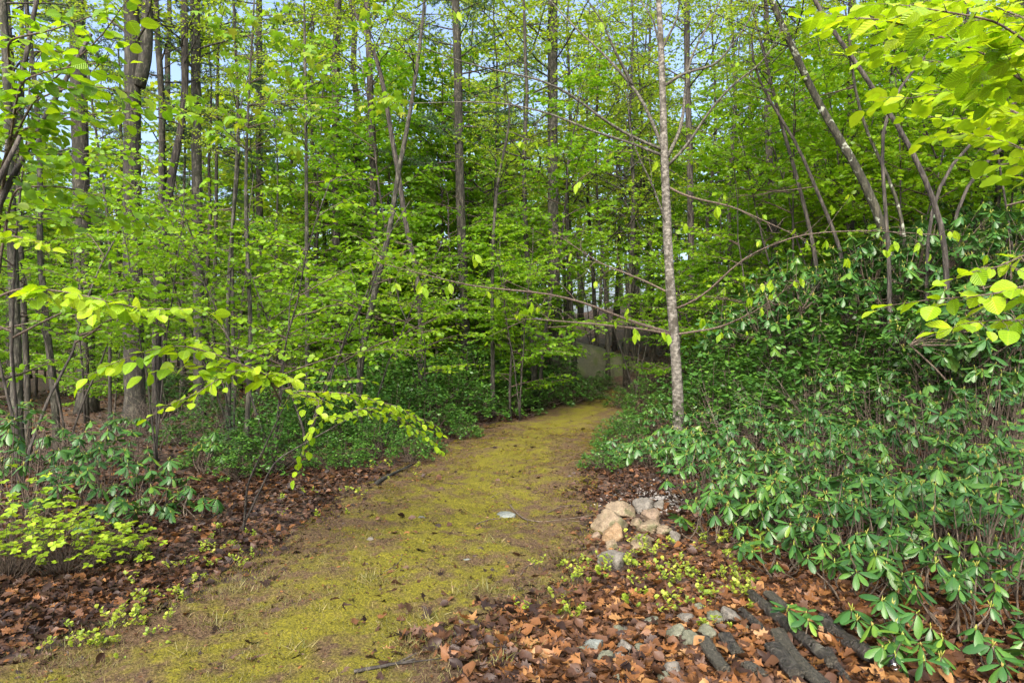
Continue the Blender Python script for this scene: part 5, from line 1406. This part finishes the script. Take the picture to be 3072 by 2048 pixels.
# 300 nearest leaves as pieces of the ground
XY = litter_points(1500, 3.7, 5.6, 1050, 3072, 1)
XY = XY[np.argsort(XY[:, 1])]
pick = XY[:600:2]
P, D, N = litter_attr(pick, rng, .045)
LL = []
for t_ in range(5):
    for k in range(4):
        m = MB(); m.add(TPL[t_][0] - [0, .5, 0], TPL[t_][1], .2 + .25 * k); LL.append(m.mesh('fallen_leaf', M['litter']))
for k in range(len(P)):
    ob('fallen_leaf', LL[int(rng.integers(20))], GROUND, basis(P[k] + [0, 0, .015], D[k], N[k], float(rng.uniform(.06, .12))))
lm = MB()
def litter_fill(n, ylo, yhi, pxlo, pxhi, seed, tpls, smin, smax, lift, bias=.0):
    r = np.random.default_rng(seed)
    XY = litter_points(n, ylo, yhi, pxlo, pxhi, seed)
    P, D, N = litter_attr(XY, r, lift)
    # litter is brighter and fresher on the right of the path, darker and older on the left
    right = sstep(-.5, 1.0, XY[:, 0]) * (1 - sstep(5.5, 9, XY[:, 1]))
    tint = np.clip(.27 + .25 * right + bias + r.normal(0, .27, n), 0, 1)
    S = r.uniform(smin, smax, n)
    sel = r.integers(0, len(tpls), n)
    for t_ in range(len(tpls)):
        q = sel == t_
        lm.leaves(P[q], D[q], N[q], S[q], tpls[t_], tint[q])
litter_fill(14000, 3.4, 6.0, -100, 3200, 2, TPL, .025, .10, .03)
litter_fill(4500, 3.5, 5.2, 1000, 3200, 7, TPL, .05, .115, .05, .08)
litter_fill(9000, 3.4, 6.5, -100, 3200, 8, [T_BEECHDEAD, T_MID], .012, .04, .035, -.02)
litter_fill(20000, 6.0, 10, -150, 3250, 3, [T_OAK2, T_BEECHDEAD, T_MID], .03, .10, .04)
litter_fill(12000, 10, 19, -200, 3250, 4, [T_MID, T_BEECHDEAD], .07, .12, .05)
litter_fill(9000, 19, 34, 1200, 2400, 5, [T_RHOMB], .10, .16, .06)
litter_fill(6000, 18, 34, -200, 1300, 6, [T_RHOMB], .10, .16, .06)
tag(ob('fallen_leaves', lm.mesh('fallen_leaves', M['litter']), GROUND), kind='stuff')

# moss tufts on the path
def on_path(n, ylo, yhi, r, umax=1.0):
    y = np.sqrt(r.uniform(ylo ** 2, yhi ** 2, n)); u = r.uniform(-1, 1, n) * umax
    x = path_center(y) + u * path_half(y)
    return x, y, u
tri = (np.array([(-.13, 0, 0), (.13, 0, 0), (0, 1, .1)], float), [np.array([(0, 1, 2)])])
r = np.random.default_rng(55)
x, y, u = on_path(150000, 3.3, 16, r, 1.08)
nm = np.sin(x * 2.9 + 1.3 * np.sin(y * 1.7)) * np.sin(y * 2.3 + x) + .6 * np.sin(x * 7 + y * 5) + r.normal(0, .5, len(x))
keep = nm > -.3 + .6 * np.clip(np.abs(u) - .75, 0, 1); x, y = x[keep], y[keep]
P = np.stack([x, y, gz(x, y) + .014], -1)
mm = MB(); mm.leaves(P, np.array([0, 0, 1]) + r.normal(0, .6, (len(x), 3)), r.normal(0, 1, (len(x), 3)), r.uniform(.012, .03, len(x)) , tri, np.clip(.34 + .24 * np.sin(x * 1.9 + y * .8) + .22 * np.sin(x * 4.7 - y * 3.1) * np.sin(y * 2.2) + .2 * sstep(6, 10, y) + r.normal(0, .22, len(x)), 0, 1), 0, 1.3)
xc, yc, uc = on_path(16000, 3.3, 15, r, 1.15)
Pc = np.stack([xc, yc, gz(xc, yc) + .03 + r.uniform(0, .012, len(xc))], -1)
cm = MB(); ang_ = r.uniform(0, 6.28, len(xc))
cm.leaves(Pc, np.stack([np.cos(ang_), np.sin(ang_), r.normal(0, .15, len(xc))], -1), np.array([0, 0, 1]) + r.normal(0, .4, (len(xc), 3)), r.uniform(.012, .045, len(xc)), T_RHOMB, np.clip(r.normal(.35, .27, len(xc)), 0, 1), 0, .6)
tag(ob('leaf_crumbs', cm.mesh('leaf_crumbs', M['litter']), PATH), kind='stuff')
tag(ob('moss', mm.mesh('moss', M['moss'])), 'olive yellow moss tufts carpeting the path', 'moss', kind='stuff')
# grass at the near end of the path
gmb = MB()
x, y, u = on_path(76000, 3.3, 7.8, r, 1.15)
den = sstep(7.2, 4.2, y) * .9 + .04
cl = np.sin(x * 4.1 + 2 * np.sin(y * 3)) * np.sin(y * 3.7 - x * 2) + r.normal(0, .35, len(x))
keep = (r.random(len(x)) < den) & (cl > -.1)
x, y = x[keep], y[keep]
P = np.stack([x, y, gz(x, y) + .01], -1)
bl_ = leaf_tpl([.5], [.028], .2, .45)
gmb.leaves(P, np.array([0, 0, .75]) + r.normal(0, .5, (len(x), 3)), r.normal(0, 1, (len(x), 3)) * [1, 1, .2] + [0, 0, .3], r.uniform(.02, .065, len(x)), bl_, np.clip(r.normal(.5, .28, len(x)), 0, 1))
# a few bigger tussocks
for (px, py) in [(1390, 1790), (1450, 1780), (1300, 1880), (1240, 1950), (640, 1880), (1480, 1640), (960, 1850), (900, 1960), (720, 1780), (560, 1980), (1120, 1750), (1560, 1960), (1500, 2010)]:
    c = ground_px(px, py); k = 60
    P = c + r.normal(0, .05, (k, 3)) * [1, 1, 0]
    gmb.leaves(P, np.array([0, 0, .8]) + r.normal(0, .5, (k, 3)), r.normal(0, 1, (k, 3)) * [1, 1, .2] + [0, 0, .3], r.uniform(.05, .13, k), bl_, np.clip(r.normal(.6, .25, k), 0, 1))
tag(ob('grass', gmb.mesh('grass', M['grass'])), 'thin straw and green grass at the near end of the path', 'grass', kind='stuff')
